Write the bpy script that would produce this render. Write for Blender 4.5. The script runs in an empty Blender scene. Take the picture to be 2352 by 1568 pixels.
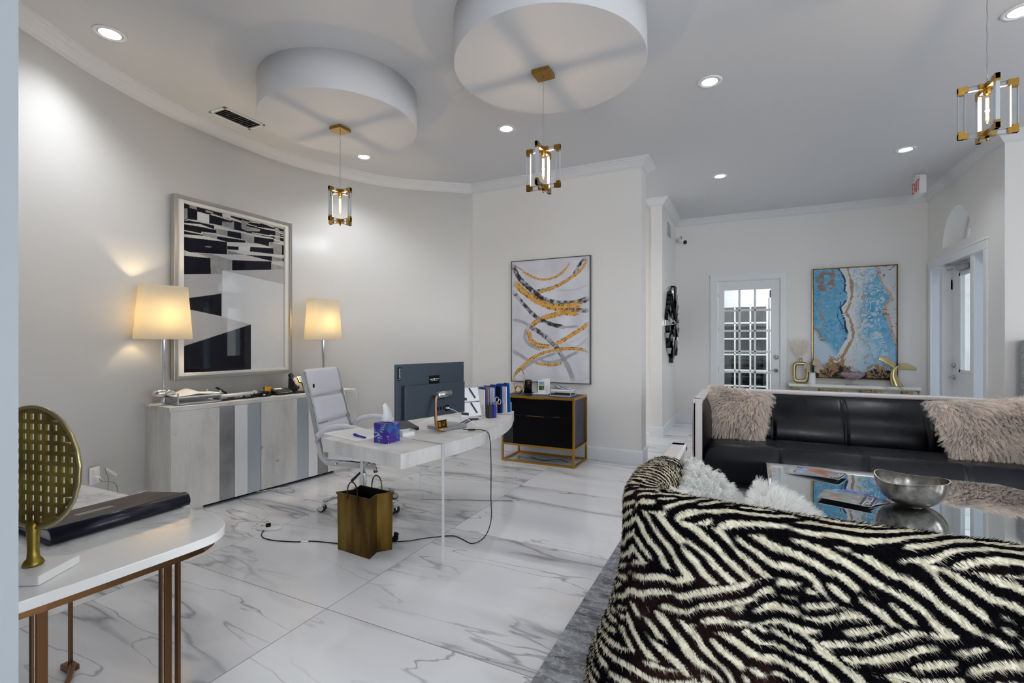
import bpy, math, random
import numpy as np
from mathutils import Vector, Matrix, noise as mnoise

# ------------------------------------------------------------------ camera, world, lights, exposure
SC = bpy.context.scene
COL = SC.collection
cam_d = bpy.data.cameras.new('camera'); cam = bpy.data.objects.new('camera', cam_d); COL.objects.link(cam)
cam_d.sensor_width = 36.0; cam_d.lens = 36.0 * 1104.5 / 2352.0; cam_d.clip_start = 0.02; cam_d.clip_end = 200
cam.location = (0, 0, 1.413)
cam.rotation_euler = (math.radians(90), 0, math.radians(25.98))
cam_d.shift_y = 0.0002
SC.camera = cam
SC.view_settings.view_transform = 'Standard'; SC.view_settings.look = 'None'
SC.view_settings.gamma = 1.0; SC.view_settings.use_curve_mapping = False
SC.view_settings.exposure = 0.22
SC.cycles.max_bounces = 12; SC.cycles.diffuse_bounces = 7; SC.cycles.glossy_bounces = 6
SC.cycles.transparent_max_bounces = 24; SC.cycles.transmission_bounces = 8
SC.cycles.sample_clamp_indirect = 6.0; SC.cycles.caustics_reflective = False; SC.cycles.caustics_refractive = False
SC.cycles.use_denoising = True

world = bpy.data.worlds.new('world'); SC.world = world; world.use_nodes = True
wn = world.node_tree.nodes; wl = world.node_tree.links
bg = wn['Background']; bg.inputs['Strength'].default_value = 3.5
tc = wn.new('ShaderNodeTexCoord'); sep = wn.new('ShaderNodeSeparateXYZ'); ramp = wn.new('ShaderNodeValToRGB')
wl.new(tc.outputs['Generated'], sep.inputs[0]); wl.new(sep.outputs['Z'], ramp.inputs[0]); wl.new(ramp.outputs[0], bg.inputs[0])
ramp.color_ramp.elements[0].position = 0.0; ramp.color_ramp.elements[0].color = (0.95, 0.975, 1.0, 1)
ramp.color_ramp.elements[1].position = 0.6; ramp.color_ramp.elements[1].color = (0.66, 0.80, 1.0, 1)

def area(name, loc, target, sx, sy, power, color=(1, 1, 1)):
    d = bpy.data.lights.new(name, 'AREA'); d.shape = 'RECTANGLE'; d.size = sx; d.size_y = sy
    d.energy = power; d.color = color
    o = bpy.data.objects.new(name, d); COL.objects.link(o); o.location = loc
    o.rotation_euler = (Vector(target) - Vector(loc)).to_track_quat('-Z', 'Y').to_euler()
    return o
DAY = (0.90, 0.95, 1.0)
for k, (x, w) in enumerate(((1.75, 1.3),)):
    area('window_daylight_back', (x, -2.64, 1.6), (x, 3, 1.5), w, 2.0, 105, DAY)
for k, y in enumerate((-1.2, 1.2, 3.4)):
    area('window_daylight_right', (5.64, y, 1.6), (0, y, 1.5), 1.1, 2.0, 35, DAY)
area('beyond_room_fill', (0.9, 10.0, 3.45), (0.9, 10.0, 0), 1.2, 0.6, 45, DAY)  # added fill, no real fitting: brightens the room past the French door
area('shelf_room_fill', (0, 11.45, 3.3), (0, 11.45, 0), 1.2, 0.4, 2.5, DAY)  # added unseen fill over the shelf, not a lamp of the place
area('hall_area_light', (-3.2, 6.9, 2.6), (-2.6, 6.9, 0), 1.2, 0.8, 14, (1, 0.97, 0.93))  # area light aimed down into the hall
CANS = [(-3.93, 1.76), (-2.143, 4.269), (-3.93, 4.2), (-0.268, 4.223), (-0.301, 6.689), (1.577, 6.66), (1.581, 4.195),
        (-0.27, 1.76), (1.58, 1.76), (-0.27, -0.7), (1.58, -0.7)]

# ------------------------------------------------------------------ materials
def lin(c):
    return tuple(((v / 12.92) if v <= 0.04045 else ((v + 0.055) / 1.055) ** 2.4) for v in c)
def rgb(r, g, b):
    return lin((r / 255.0, g / 255.0, b / 255.0))
def setp(b, **kw):
    for k, v in kw.items():
        k = k.replace('_', ' ')
        if k in b.inputs:
            b.inputs[k].default_value = v
def mat(name, color=(0.8, 0.8, 0.8), rough=0.5, metal=0.0, spec=0.5, **kw):
    m = bpy.data.materials.new(name); m.use_nodes = True
    b = m.node_tree.nodes['Principled BSDF']
    b.inputs['Base Color'].default_value = (*color, 1); b.inputs['Roughness'].default_value = rough
    b.inputs['Metallic'].default_value = metal; b.inputs['Specular IOR Level'].default_value = spec
    setp(b, **kw)
    return m
def N(m, t, **kw):
    n = m.node_tree.nodes.new(t)
    for k, v in kw.items(): setattr(n, k, v)
    return n
def LK(m, a, b): m.node_tree.links.new(a, b)
def BS(m): return m.node_tree.nodes['Principled BSDF']
def nramp(m, src, stops):
    r = N(m, 'ShaderNodeValToRGB'); e = r.color_ramp.elements
    while len(e) < len(stops): e.new(0.5)
    for i, (p, c) in enumerate(stops):
        e[i].position = p; e[i].color = (*c, 1) if len(c) == 3 else c
    LK(m, src, r.inputs[0]); return r.outputs[0]
def objco(m, scale=(1, 1, 1), loc=(0, 0, 0), rot=(0, 0, 0), kind='Object'):
    t = N(m, 'ShaderNodeTexCoord'); mp = N(m, 'ShaderNodeMapping')
    mp.inputs['Scale'].default_value = scale; mp.inputs['Location'].default_value = loc; mp.inputs['Rotation'].default_value = rot
    LK(m, t.outputs[kind], mp.inputs[0]); return mp.outputs[0]
def noisetex(m, co, scale, detail=4, rough=0.5, dist=0.0):
    n = N(m, 'ShaderNodeTexNoise'); n.inputs['Scale'].default_value = scale; n.inputs['Detail'].default_value = detail
    n.inputs['Roughness'].default_value = rough; n.inputs['Distortion'].default_value = dist
    LK(m, co, n.inputs['Vector']); return n.outputs[0]
def bump(m, h, strength=0.3, dist=0.01):
    b = N(m, 'ShaderNodeBump'); b.inputs['Strength'].default_value = strength; b.inputs['Distance'].default_value = dist
    LK(m, h, b.inputs['Height']); LK(m, b.outputs[0], BS(m).inputs['Normal'])
def mixc(m, fac, a, b):
    x = N(m, 'ShaderNodeMix', data_type='RGBA')
    for i, v in ((0, fac), (6, a), (7, b)):
        if hasattr(v, 'is_linked') or hasattr(v, 'links'): LK(m, v, x.inputs[i])
        elif i == 0: x.inputs[0].default_value = v
        else: x.inputs[i].default_value = (*v, 1)
    return x.outputs[2]
def math_(m, op, a, b=0.0, c=None):
    x = N(m, 'ShaderNodeMath', operation=op)
    for i, v in enumerate((a, b) if c is None else (a, b, c)):
        if hasattr(v, 'links'): LK(m, v, x.inputs[i])
        else: x.inputs[i].default_value = v
    return x.outputs[0]

M = {}
M['wall'] = mat('wall_paint', rgb(231, 229, 226), 0.33, spec=0.35)
bump(M['wall'], noisetex(M['wall'], objco(M['wall']), 120, 2), 0.03, 0.002)
M['wall_shaded'] = mat('wall_paint_shaded', rgb(158, 164, 170), 0.5, spec=0.2)  # wall paint darkened and cooled: shade on the near left walls put into the colour
M['ceiling'] = mat('ceiling_paint', rgb(214, 214, 216), 0.4, spec=0.25)
M['crown'] = mat('crown_paint', rgb(220, 220, 221), 0.5, spec=0.25)
M['trim'] = mat('trim_paint', rgb(232, 234, 236), 0.3, spec=0.4)
M['white'] = mat('white_gloss', rgb(235, 235, 236), 0.25)
M['whitematte'] = mat('white_matte', rgb(232, 231, 228), 0.6)
M['black'] = mat('black_satin', rgb(14, 14, 17), 0.35)
M['blackmatte'] = mat('black_matte', rgb(10, 10, 11), 0.7, spec=0.2)
M['chrome'] = mat('chrome', (0.78, 0.79, 0.81), 0.08, 1.0)
M['steel'] = mat('brushed_steel', (0.5, 0.51, 0.53), 0.28, 1.0)
M['copper'] = mat('copper', rgb(214, 160, 135), 0.22, 1.0)
M['brass'] = mat('brass', rgb(176, 136, 66), 0.25, 1.0)
M['gold'] = mat('gold_leaf', rgb(190, 140, 50), 0.33, 1.0)
M['bronze'] = mat('bronze', rgb(122, 88, 60), 0.32, 1.0)
M['tailgold'] = mat('champagne_metal', rgb(186, 172, 128), 0.3, 1.0)
M['cable'] = mat('black_cable', rgb(12, 12, 13), 0.5)
M['wcable'] = mat('white_cable', rgb(225, 225, 225), 0.5)
M['paper'] = mat('paper', rgb(238, 238, 240), 0.7, spec=0.2)
M['navy'] = mat('navy', rgb(16, 22, 52), 0.3)
M['bluefolder'] = mat('blue_folder', rgb(20, 62, 150), 0.5)
M['lbluefolder'] = mat('light_blue_folder', rgb(32, 120, 196), 0.5)
M['manila'] = mat('manila', rgb(196, 150, 110), 0.6)
M['bluepen'] = mat('blue_plastic', rgb(14, 26, 150), 0.25)
M['red'] = mat('red_letters', rgb(214, 38, 34), 0.4)
M['darkglass'] = mat('dark_glass', (0.005, 0.005, 0.006), 0.05)
M['green'] = mat('dark_green_leaf', rgb(18, 56, 40), 0.5)
M['leafbeige'] = mat('dried_leaf', rgb(190, 170, 145), 0.6)
M['feather'] = mat('feather', rgb(236, 228, 214), 0.8, spec=0.1)

def vcol_mat(name, rough=0.5, spec=0.4, metal=0.0, coat=0.0):
    m = mat(name, (1, 1, 1), rough, metal, spec); a = N(m, 'ShaderNodeVertexColor', layer_name='col')
    LK(m, a.outputs['Color'], BS(m).inputs['Base Color']); BS(m).inputs['Coat Weight'].default_value = coat; BS(m).inputs['Coat IOR'].default_value = 1.35
    BS(m).inputs['Coat Roughness'].default_value = 0.02
    return m
M['canvas'] = vcol_mat('painted_canvas', 0.5, 0.35)
M['glazedprint'] = vcol_mat('glazed_print', 0.6, 0.0, coat=1.0)
M['fur'] = vcol_mat('fur_fibre', 0.7, 0.15)
m = M['fur']; _t = N(m, 'ShaderNodeBsdfTranslucent'); _a = N(m, 'ShaderNodeVertexColor', layer_name='col'); LK(m, _a.outputs[0], _t.inputs[0]); _x = N(m, 'ShaderNodeMixShader'); _x.inputs[0].default_value = 0.5
LK(m, BS(m).outputs[0], _x.inputs[1]); LK(m, _t.outputs[0], _x.inputs[2]); LK(m, _x.outputs[0], m.node_tree.nodes['Material Output'].inputs[0])
M['furskin'] = vcol_mat('fur_backing', 0.9, 0.05)
M['magazine'] = vcol_mat('magazine_cover', 0.25, 0.5)

def thin_glass(name, tint=(0.97, 0.985, 0.98), refl=1.0, base=0.0):
    m = bpy.data.materials.new(name); m.use_nodes = True; nt = m.node_tree; nt.nodes.clear()
    out = nt.nodes.new('ShaderNodeOutputMaterial'); mx = nt.nodes.new('ShaderNodeMixShader')
    tr = nt.nodes.new('ShaderNodeBsdfTransparent'); gl = nt.nodes.new('ShaderNodeBsdfGlossy'); lw = nt.nodes.new('ShaderNodeLayerWeight'); fr = nt.nodes.new('ShaderNodeMath'); fr.operation = 'POWER'; fr.inputs[1].default_value = 5.0; nt.links.new(lw.outputs['Facing'], fr.inputs[0])
    fr2 = nt.nodes.new('ShaderNodeMath'); fr2.operation = 'MULTIPLY_ADD'; fr2.inputs[1].default_value = 0.96; fr2.inputs[2].default_value = 0.04; nt.links.new(fr.outputs[0], fr2.inputs[0]); fr = fr2
    gl.inputs['Roughness'].default_value = 0.01; gl.inputs['Color'].default_value = (0.95, 0.97, 0.98, 1); tr.inputs[0].default_value = (*tint, 1)
    ma = nt.nodes.new('ShaderNodeMath'); ma.operation = 'MULTIPLY_ADD'; ma.inputs[1].default_value = refl; ma.inputs[2].default_value = base; ma.use_clamp = True
    nt.links.new(fr.outputs[0], ma.inputs[0]); nt.links.new(ma.outputs[0], mx.inputs[0])
    nt.links.new(tr.outputs[0], mx.inputs[1]); nt.links.new(gl.outputs[0], mx.inputs[2]); nt.links.new(mx.outputs[0], out.inputs[0])
    return m
M['glass'] = thin_glass('window_glass')
M['acrylic'] = thin_glass('clear_acrylic', (0.985, 0.99, 0.99), 0.45, 0.0)
M['tableglass'] = thin_glass('mirrored_table_glass', (0.32, 0.36, 0.36), 1.2, 0.50)
M['acredge'] = mat('acrylic_edge', rgb(222, 228, 232), 0.12, spec=0.7, Transmission_Weight=0.25)
M['dishglass'] = thin_glass('dish_glass', (0.9, 0.88, 0.9), 1.3, 0.05)
M['edgeglass'] = mat('glass_edge', rgb(120, 150, 150), 0.1, spec=0.8)

def emit(name, color, s):
    m = mat(name, (0, 0, 0), 0.5); b = BS(m); b.inputs['Emission Color'].default_value = (*color, 1); b.inputs['Emission Strength'].default_value = s
    return m
M['canlens'] = emit('downlight_lens', (0.93, 0.96, 1.0), 9.0)
M['filament'] = emit('filament_glow', (1.0, 0.62, 0.25), 30.0)
M['bulbglass'] = thin_glass('bulb_glass', (1.0, 0.93, 0.8), 0.9, 0.03)
# lampshade: linen lit from inside
m = mat('lampshade_linen', rgb(250, 244, 230), 0.9, spec=0.05); M['shade'] = m
tr = N(m, 'ShaderNodeBsdfTranslucent'); tr.inputs[0].default_value = (*rgb(254, 246, 226), 1); mx = N(m, 'ShaderNodeMixShader'); mx.inputs[0].default_value = 0.55
LK(m, BS(m).outputs[0], mx.inputs[1]); LK(m, tr.outputs[0], mx.inputs[2]); LK(m, mx.outputs[0], m.node_tree.nodes['Material Output'].inputs[0])

# marble floor tiles 1.22 m
m = mat('marble_tile_floor', (0.8, 0.8, 0.8), 0.05, spec=0.5); M['floor'] = m
geo = N(m, 'ShaderNodeNewGeometry'); sp = N(m, 'ShaderNodeSeparateXYZ'); LK(m, geo.outputs['Position'], sp.inputs[0])
tx = math_(m, 'DIVIDE', math_(m, 'ADD', sp.outputs[0], 1.999 + 12.2), 1.22); ty = math_(m, 'DIVIDE', math_(m, 'ADD', sp.outputs[1], -1.857 + 12.2), 1.22)
fx = math_(m, 'FRACT', tx); fy = math_(m, 'FRACT', ty)
cb = N(m, 'ShaderNodeCombineXYZ'); LK(m, math_(m, 'FLOOR', tx), cb.inputs[0]); LK(m, math_(m, 'FLOOR', ty), cb.inputs[1])
wnn = N(m, 'ShaderNodeTexWhiteNoise'); LK(m, cb.outputs[0], wnn.inputs['Vector'])
vs = N(m, 'ShaderNodeVectorMath', operation='SCALE'); vs.inputs['Scale'].default_value = 30.0; LK(m, wnn.outputs['Color'], vs.inputs[0])
va = N(m, 'ShaderNodeVectorMath', operation='ADD'); LK(m, geo.outputs['Position'], va.inputs[0]); LK(m, vs.outputs[0], va.inputs[1])
mp = N(m, 'ShaderNodeMapping'); mp.inputs['Scale'].default_value = (0.40, 1.9, 1.0); mp.inputs['Rotation'].default_value = (0, 0, 0.6); LK(m, va.outputs[0], mp.inputs[0])
pos = mp.outputs[0]
warp = N(m, 'ShaderNodeTexNoise'); warp.inputs['Scale'].default_value = 1.3; warp.inputs['Detail'].default_value = 5; LK(m, pos, warp.inputs['Vector'])
ws = N(m, 'ShaderNodeVectorMath', operation='SCALE'); ws.inputs['Scale'].default_value = 0.7; LK(m, warp.outputs['Color'], ws.inputs[0])
wa = N(m, 'ShaderNodeVectorMath', operation='ADD'); LK(m, pos, wa.inputs[0]); LK(m, ws.outputs[0], wa.inputs[1])
def vein(scale, width, seedloc):
    n = N(m, 'ShaderNodeTexNoise'); n.inputs['Scale'].default_value = scale; n.inputs['Detail'].default_value = 2.5; n.inputs['Roughness'].default_value = 0.5
    mpp = N(m, 'ShaderNodeMapping'); mpp.inputs['Location'].default_value = seedloc; LK(m, wa.outputs[0], mpp.inputs[0]); LK(m, mpp.outputs[0], n.inputs['Vector'])
    a = math_(m, 'ABSOLUTE', math_(m, 'SUBTRACT', n.outputs[0], 0.5))
    r = N(m, 'ShaderNodeMapRange'); r.inputs['From Min'].default_value = 0.0; r.inputs['From Max'].default_value = width
    r.inputs['To Min'].default_value = 1.0; r.inputs['To Max'].default_value = 0.0; LK(m, a, r.inputs[0]); return r.outputs[0]
v1 = vein(0.95, 0.011, (0, 0, 0)); v2 = vein(1.9, 0.010, (7, 3, 0)); halo = vein(0.95, 0.085, (0, 0, 0))
mask = noisetex(m, pos, 0.9, 2); mk = N(m, 'ShaderNodeMapRange'); mk.inputs['From Min'].default_value = 0.40; mk.inputs['From Max'].default_value = 0.57; LK(m, mask, mk.inputs[0])
base = nramp(m, noisetex(m, pos, 1.2, 4), [(0.3, rgb(222, 222, 225)), (0.7, rgb(240, 240, 242))])
c1 = mixc(m, math_(m, 'MULTIPLY', math_(m, 'MULTIPLY', halo, mk.outputs[0]), 0.5), base, rgb(150, 152, 156))
c2 = mixc(m, math_(m, 'MULTIPLY', v1, math_(m, 'MULTIPLY_ADD', mk.outputs[0], 0.6, 0.03)), c1, rgb(104, 106, 112))
c3 = mixc(m, math_(m, 'MULTIPLY', v2, math_(m, 'MULTIPLY', mk.outputs[0], 0.65)), c2, rgb(112, 112, 118))
gx = math_(m, 'LESS_THAN', math_(m, 'MINIMUM', fx, math_(m, 'SUBTRACT', 1.0, fx)), 0.0016)
gy = math_(m, 'LESS_THAN', math_(m, 'MINIMUM', fy, math_(m, 'SUBTRACT', 1.0, fy)), 0.0016)
gr = math_(m, 'MAXIMUM', gx, gy)
LK(m, mixc(m, gr, c3, rgb(120, 120, 118)), BS(m).inputs['Base Color'])
LK(m, math_(m, 'MULTIPLY_ADD', gr, 0.5, 0.05), BS(m).inputs['Roughness'])

def marble(name, scale, col=(244, 243, 241), vcol=(160, 162, 168), width=0.02, amt=0.6):
    m = mat(name, (0.8, 0.8, 0.8), 0.08, spec=0.5); co = objco(m)
    n = noisetex(m, co, scale, 8, 0.6, 1.2)
    a = math_(m, 'ABSOLUTE', math_(m, 'SUBTRACT', n, 0.5))
    r = N(m, 'ShaderNodeMapRange'); r.inputs['From Max'].default_value = width; r.inputs['To Min'].default_value = 1; r.inputs['To Max'].default_value = 0; LK(m, a, r.inputs[0])
    n2 = noisetex(m, co, scale * 0.8, 2); k = N(m, 'ShaderNodeMapRange'); k.inputs['From Min'].default_value = 0.45; k.inputs['From Max'].default_value = 0.65; LK(m, n2, k.inputs[0])
    f = math_(m, 'MULTIPLY', math_(m, 'MULTIPLY', r.outputs[0], k.outputs[0]), amt)
    LK(m, mixc(m, f, rgb(*col), rgb(*vcol)), BS(m).inputs['Base Color']); return m
M['marble'] = marble('carrara_marble', 3.0, width=0.06, amt=0.9)
M['marbleplain'] = marble('white_marble', 5, (236, 235, 233), (215, 215, 215))

# grey concrete look wood
m = mat('concrete_veneer', (0.5, 0.5, 0.5), 0.5, spec=0.3); M['concrete'] = m
co = objco(m, (1, 1, 1)); n1 = noisetex(m, objco(m, (2.5, 2.5, 0.7)), 2.2, 8, 0.65)
n2 = noisetex(m, objco(m, (20, 20, 2.0)), 3.0, 4, 0.6); n3 = noisetex(m, co, 13, 3, 0.5)
b0 = nramp(m, n1, [(0.28, rgb(192, 191, 189)), (0.5, rgb(222, 220, 217)), (0.72, rgb(236, 234, 230))])
b1 = mixc(m, math_(m, 'MULTIPLY', n2, 0.35), b0, rgb(196, 194, 192))
sp_ = N(m, 'ShaderNodeMapRange'); sp_.inputs['From Min'].default_value = 0.70; sp_.inputs['From Max'].default_value = 0.78; LK(m, n3, sp_.inputs[0])
LK(m, mixc(m, math_(m, 'MULTIPLY', sp_.outputs[0], 0.6), b1, rgb(96, 94, 92)), BS(m).inputs['Base Color'])
bump(m, n2, 0.08, 0.003)
m = mat('grey_silver_panel', rgb(150, 150, 150), 0.3, 0.6); M['silverdark'] = m
LK(m, nramp(m, noisetex(m, objco(m, (1, 1, 1)), 3, 3), [(0.3, rgb(136, 136, 136)), (0.7, rgb(176, 177, 178))]), BS(m).inputs['Base Color'])
M['silverlight'] = mat('pale_silver_panel', rgb(188, 198, 204), 0.28, 0.5)
# antique brass bag
m = mat('antiqued_brass', rgb(140, 110, 40), 0.42, 0.8); M['antique'] = m
n1 = noisetex(m, objco(m, (5, 5, 0.9)), 2.0, 4, 0.5); sx_ = N(m, 'ShaderNodeSeparateXYZ'); LK(m, objco(m), sx_.inputs[0])
w = math_(m, 'SINE', math_(m, 'MULTIPLY', sx_.outputs[2], 8.0))
f = math_(m, 'ADD', n1, math_(m, 'MULTIPLY', w, 0.10))
LK(m, nramp(m, f, [(0.30, rgb(34, 22, 10)), (0.50, rgb(88, 64, 20)), (0.68, rgb(124, 98, 40)), (0.85, rgb(140, 118, 66))]), BS(m).inputs['Base Color'])
# leather
m = mat('navy_black_leather', rgb(15, 17, 28), 0.3, spec=0.32); M['leather'] = m
co = objco(m)
LK(m, nramp(m, noisetex(m, co, 5, 4), [(0.35, rgb(7, 8, 15)), (0.62, rgb(13, 14, 23)), (0.78, rgb(26, 22, 26))]), BS(m).inputs['Base Color'])
LK(m, nramp(m, noisetex(m, co, 3, 5), [(0.3, (0.22,) * 3), (0.7, (0.42,) * 3)]), BS(m).inputs['Roughness'])
bump(m, noisetex(m, co, 5, 2, 0.5), 0.05, 0.02)
# rug
m = mat('silver_grey_rug', rgb(150, 150, 154), 0.75, spec=0.2); M['rug'] = m
co = objco(m); n1 = noisetex(m, objco(m, (1, 4, 1)), 5, 8, 0.75, 0.6); n2 = noisetex(m, co, 26, 6, 0.8, 1.0)
c_ = nramp(m, n1, [(0.36, rgb(92, 92, 98)), (0.5, rgb(140, 141, 146)), (0.64, rgb(176, 178, 182))])
f = N(m, 'ShaderNodeMapRange'); f.inputs['From Min'].default_value = 0.52; f.inputs['From Max'].default_value = 0.58; LK(m, n2, f.inputs[0])
LK(m, mixc(m, math_(m, 'MULTIPLY', f.outputs[0], 0.55), c_, rgb(196, 204, 208)), BS(m).inputs['Base Color']); bump(m, n2, 0.25, 0.004)
# hammered silver bowl
m = mat('mercury_silver', rgb(190, 186, 178), 0.26, 0.9); M['silverbowl'] = m
LK(m, nramp(m, noisetex(m, objco(m), 9, 7, 0.7), [(0.3, rgb(92, 86, 80)), (0.5, rgb(150, 145, 138)), (0.7, rgb(190, 186, 180))]), BS(m).inputs['Base Color'])
bump(m, noisetex(m, objco(m), 14, 3), 0.25, 0.01)
M['chairwhite'] = mat('white_leatherette', rgb(222, 222, 228), 0.45, spec=0.4)
bump(M['chairwhite'], noisetex(M['chairwhite'], objco(M['chairwhite']), 160, 2), 0.06, 0.001)
# tissue box print
m = mat('tissue_box_print', rgb(50, 40, 150), 0.4); M['tissueprint'] = m
co = objco(m); g = noisetex(m, co, 16, 2)
bc = nramp(m, g, [(0.35, rgb(40, 110, 150)), (0.5, rgb(52, 34, 150)), (0.68, rgb(74, 40, 130))])
vo = N(m, 'ShaderNodeTexWave'); vo.wave_type = 'RINGS'; vo.inputs['Scale'].default_value = 26; vo.inputs['Distortion'].default_value = 9; vo.inputs['Detail'].default_value = 1.5; vo.inputs['Detail Scale'].default_value = 1.2; LK(m, co, vo.inputs[0])
k = math_(m, 'MULTIPLY', math_(m, 'GREATER_THAN', vo.outputs[1], 0.7), math_(m, 'GREATER_THAN', noisetex(m, objco(m, loc=(3, 1, 2)), 11, 1), 0.5))
LK(m, mixc(m, math_(m, 'MULTIPLY', k, 0.8), bc, rgb(214, 190, 206)), BS(m).inputs['Base Color'])
m = mat('dark_wood_navy', rgb(20, 24, 38), 0.4, spec=0.4); M['cabside'] = m
LK(m, nramp(m, noisetex(m, objco(m, (14, 14, 0.8)), 3, 4), [(0.3, rgb(17, 20, 34)), (0.7, rgb(52, 60, 84))]), BS(m).inputs['Base Color'])
M['cabfront'] = mat('black_drawer_front', rgb(5, 5, 9), 0.35, spec=0.12)
m = mat('worn_brown_leather', rgb(96, 86, 80), 0.6, spec=0.25); M['bindercover'] = m
LK(m, nramp(m, noisetex(m, objco(m), 12, 6, 0.7), [(0.3, rgb(82, 72, 68)), (0.7, rgb(112, 102, 96))]), BS(m).inputs['Base Color'])
M['sofaframe'] = mat('sofa_frame_lacquer', rgb(226, 218, 216), 0.22)
M['monitorback'] = mat('monitor_back', rgb(72, 82, 94), 0.38, 0.55)
M['candle'] = mat('black_ceramic', rgb(8, 8, 14), 0.2)
M['candy'] = mat('pale_pink_candy', rgb(226, 190, 198), 0.4)
M['flatfoliage'] = mat('garden_foliage', rgb(70, 110, 50), 0.8)
m = M['flatfoliage']; LK(m, nramp(m, noisetex(m, objco(m), 2.2, 8, 0.8), [(0.35, rgb(36, 62, 28)), (0.55, rgb(104, 140, 74)), (0.72, rgb(206, 222, 190))]), BS(m).inputs['Base Color'])
M['siding'] = mat('outdoor_white_siding', rgb(225, 225, 222), 0.6)
M['pave'] = mat('outdoor_paving', rgb(170, 168, 160), 0.8)
M['greytweed'] = mat('grey_woven', rgb(150, 156, 160), 0.8, spec=0.2); m = M['greytweed']
LK(m, nramp(m, noisetex(m, objco(m, (1, 1, 6)), 40, 4), [(0.35, rgb(110, 116, 122)), (0.65, rgb(176, 182, 186))]), BS(m).inputs['Base Color'])
# ------------------------------------------------------------------ object helpers
def tagp(o, label=None, cat=None, group=None, kind=None):
    if label: o['label'] = label
    if cat: o['category'] = cat
    if group: o['group'] = group
    if kind: o['kind'] = kind
    return o
def thing(name, label, cat, loc=(0, 0, 0), rz=0.0, group=None):
    o = bpy.data.objects.new(name, None); COL.objects.link(o); o.empty_display_size = 0.05
    o.location = loc; o.rotation_euler = (0, 0, rz)
    return tagp(o, label, cat, group)
class MB:
    def __init__(s): s.v = []; s.f = []; s.mi = []; s.sm = []
    def add(s, vs, fs, mi=0, smooth=False):
        b = len(s.v); s.v += [tuple(v) for v in vs]
        for f in fs: s.f.append(tuple(b + i for i in f)); s.mi.append(mi); s.sm.append(smooth)
        return s
    def box(s, c, d, rz=0.0, mi=0, rx=0.0, ry=0.0):
        x, y, z = d[0] / 2, d[1] / 2, d[2] / 2
        vs = [Vector(p) for p in ((-x, -y, -z), (x, -y, -z), (x, y, -z), (-x, y, -z), (-x, -y, z), (x, -y, z), (x, y, z), (-x, y, z))]
        R = Matrix.Rotation(rz, 3, 'Z') @ Matrix.Rotation(ry, 3, 'Y') @ Matrix.Rotation(rx, 3, 'X')
        vs = [R @ v + Vector(c) for v in vs]
        return s.add(vs, [(0, 3, 2, 1), (4, 5, 6, 7), (0, 1, 5, 4), (1, 2, 6, 5), (2, 3, 7, 6), (3, 0, 4, 7)], mi)
    def bx(s, a, b, mi=0):
        return s.box([(a[i] + b[i]) / 2 for i in range(3)], [abs(b[i] - a[i]) for i in range(3)], mi=mi)
    def prism(s, poly, z0, z1, mi=0, smooth_side=False):
        n = len(poly); ar = sum(poly[i][0] * poly[(i + 1) % n][1] - poly[(i + 1) % n][0] * poly[i][1] for i in range(n))
        if ar < 0: poly = poly[::-1]
        vs = [(p[0], p[1], z0) for p in poly] + [(p[0], p[1], z1) for p in poly]
        s.add(vs, [tuple(range(n))[::-1], tuple(range(n, 2 * n))], mi)
        b = len(s.v) - 2 * n
        for i in range(n):
            j = (i + 1) % n; s.f.append((b + i, b + j, b + n + j, b + n + i)); s.mi.append(mi); s.sm.append(smooth_side)
        return s
    def tube(s, path, r, seg=10, closed=False, mi=0, cap=True):
        P = [Vector(p) for p in path]; n = len(P); rr = r if isinstance(r, (list, tuple)) else [r] * n
        vs = []; up = None
        for i in range(n):
            if closed: t = P[(i + 1) % n] - P[i - 1]
            else: t = P[min(i + 1, n - 1)] - P[max(i - 1, 0)]
            t.normalize()
            if up is None: up = Vector((0, 0, 1)) if abs(t.z) < 0.9 else Vector((1, 0, 0))
            a = up - t * up.dot(t)
            if a.length < 1e-5: a = t.orthogonal()
            a.normalize(); up = a; b = t.cross(a)
            for k in range(seg):
                th = 2 * math.pi * k / seg; vs.append(P[i] + (a * math.cos(th) + b * math.sin(th)) * rr[i])
        fs = []
        for i in range(n if closed else n - 1):
            j = (i + 1) % n
            for k in range(seg):
                l = (k + 1) % seg; fs.append((i * seg + k, i * seg + l, j * seg + l, j * seg + k))
        s.add(vs, fs, mi, True)
        if cap and not closed:
            b = len(s.v) - len(vs)
            s.f.append(tuple(b + k for k in range(seg))[::-1]); s.mi.append(mi); s.sm.append(False)
            s.f.append(tuple(b + (n - 1) * seg + k for k in range(seg))); s.mi.append(mi); s.sm.append(False)
        return s
    def lathe(s, prof, c=(0, 0, 0), seg=32, mi=0, sx=1.0, sy=1.0, smooth=True, pw=2.0):
        vs = []; fs = []; n = len(prof)
        for r, z in prof:
            for k in range(seg):
                th = 2 * math.pi * k / seg; cx, cy = math.cos(th), math.sin(th)
                if pw != 2.0:
                    cx = math.copysign(abs(cx) ** (2 / pw), cx); cy = math.copysign(abs(cy) ** (2 / pw), cy)
                vs.append((c[0] + r * sx * cx, c[1] + r * sy * cy, c[2] + z))
        for i in range(n - 1):
            for k in range(seg):
                l = (k + 1) % seg; fs.append((i * seg + k, i * seg + l, (i + 1) * seg + l, (i + 1) * seg + k))
        s.add(vs, fs, mi, smooth)
        b = len(s.v) - len(vs)
        if prof[0][0] > 1e-6: s.f.append(tuple(b + k for k in range(seg))[::-1]); s.mi.append(mi); s.sm.append(False)
        if prof[-1][0] > 1e-6: s.f.append(tuple(b + (n - 1) * seg + k for k in range(seg))); s.mi.append(mi); s.sm.append(False)
        return s
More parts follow.
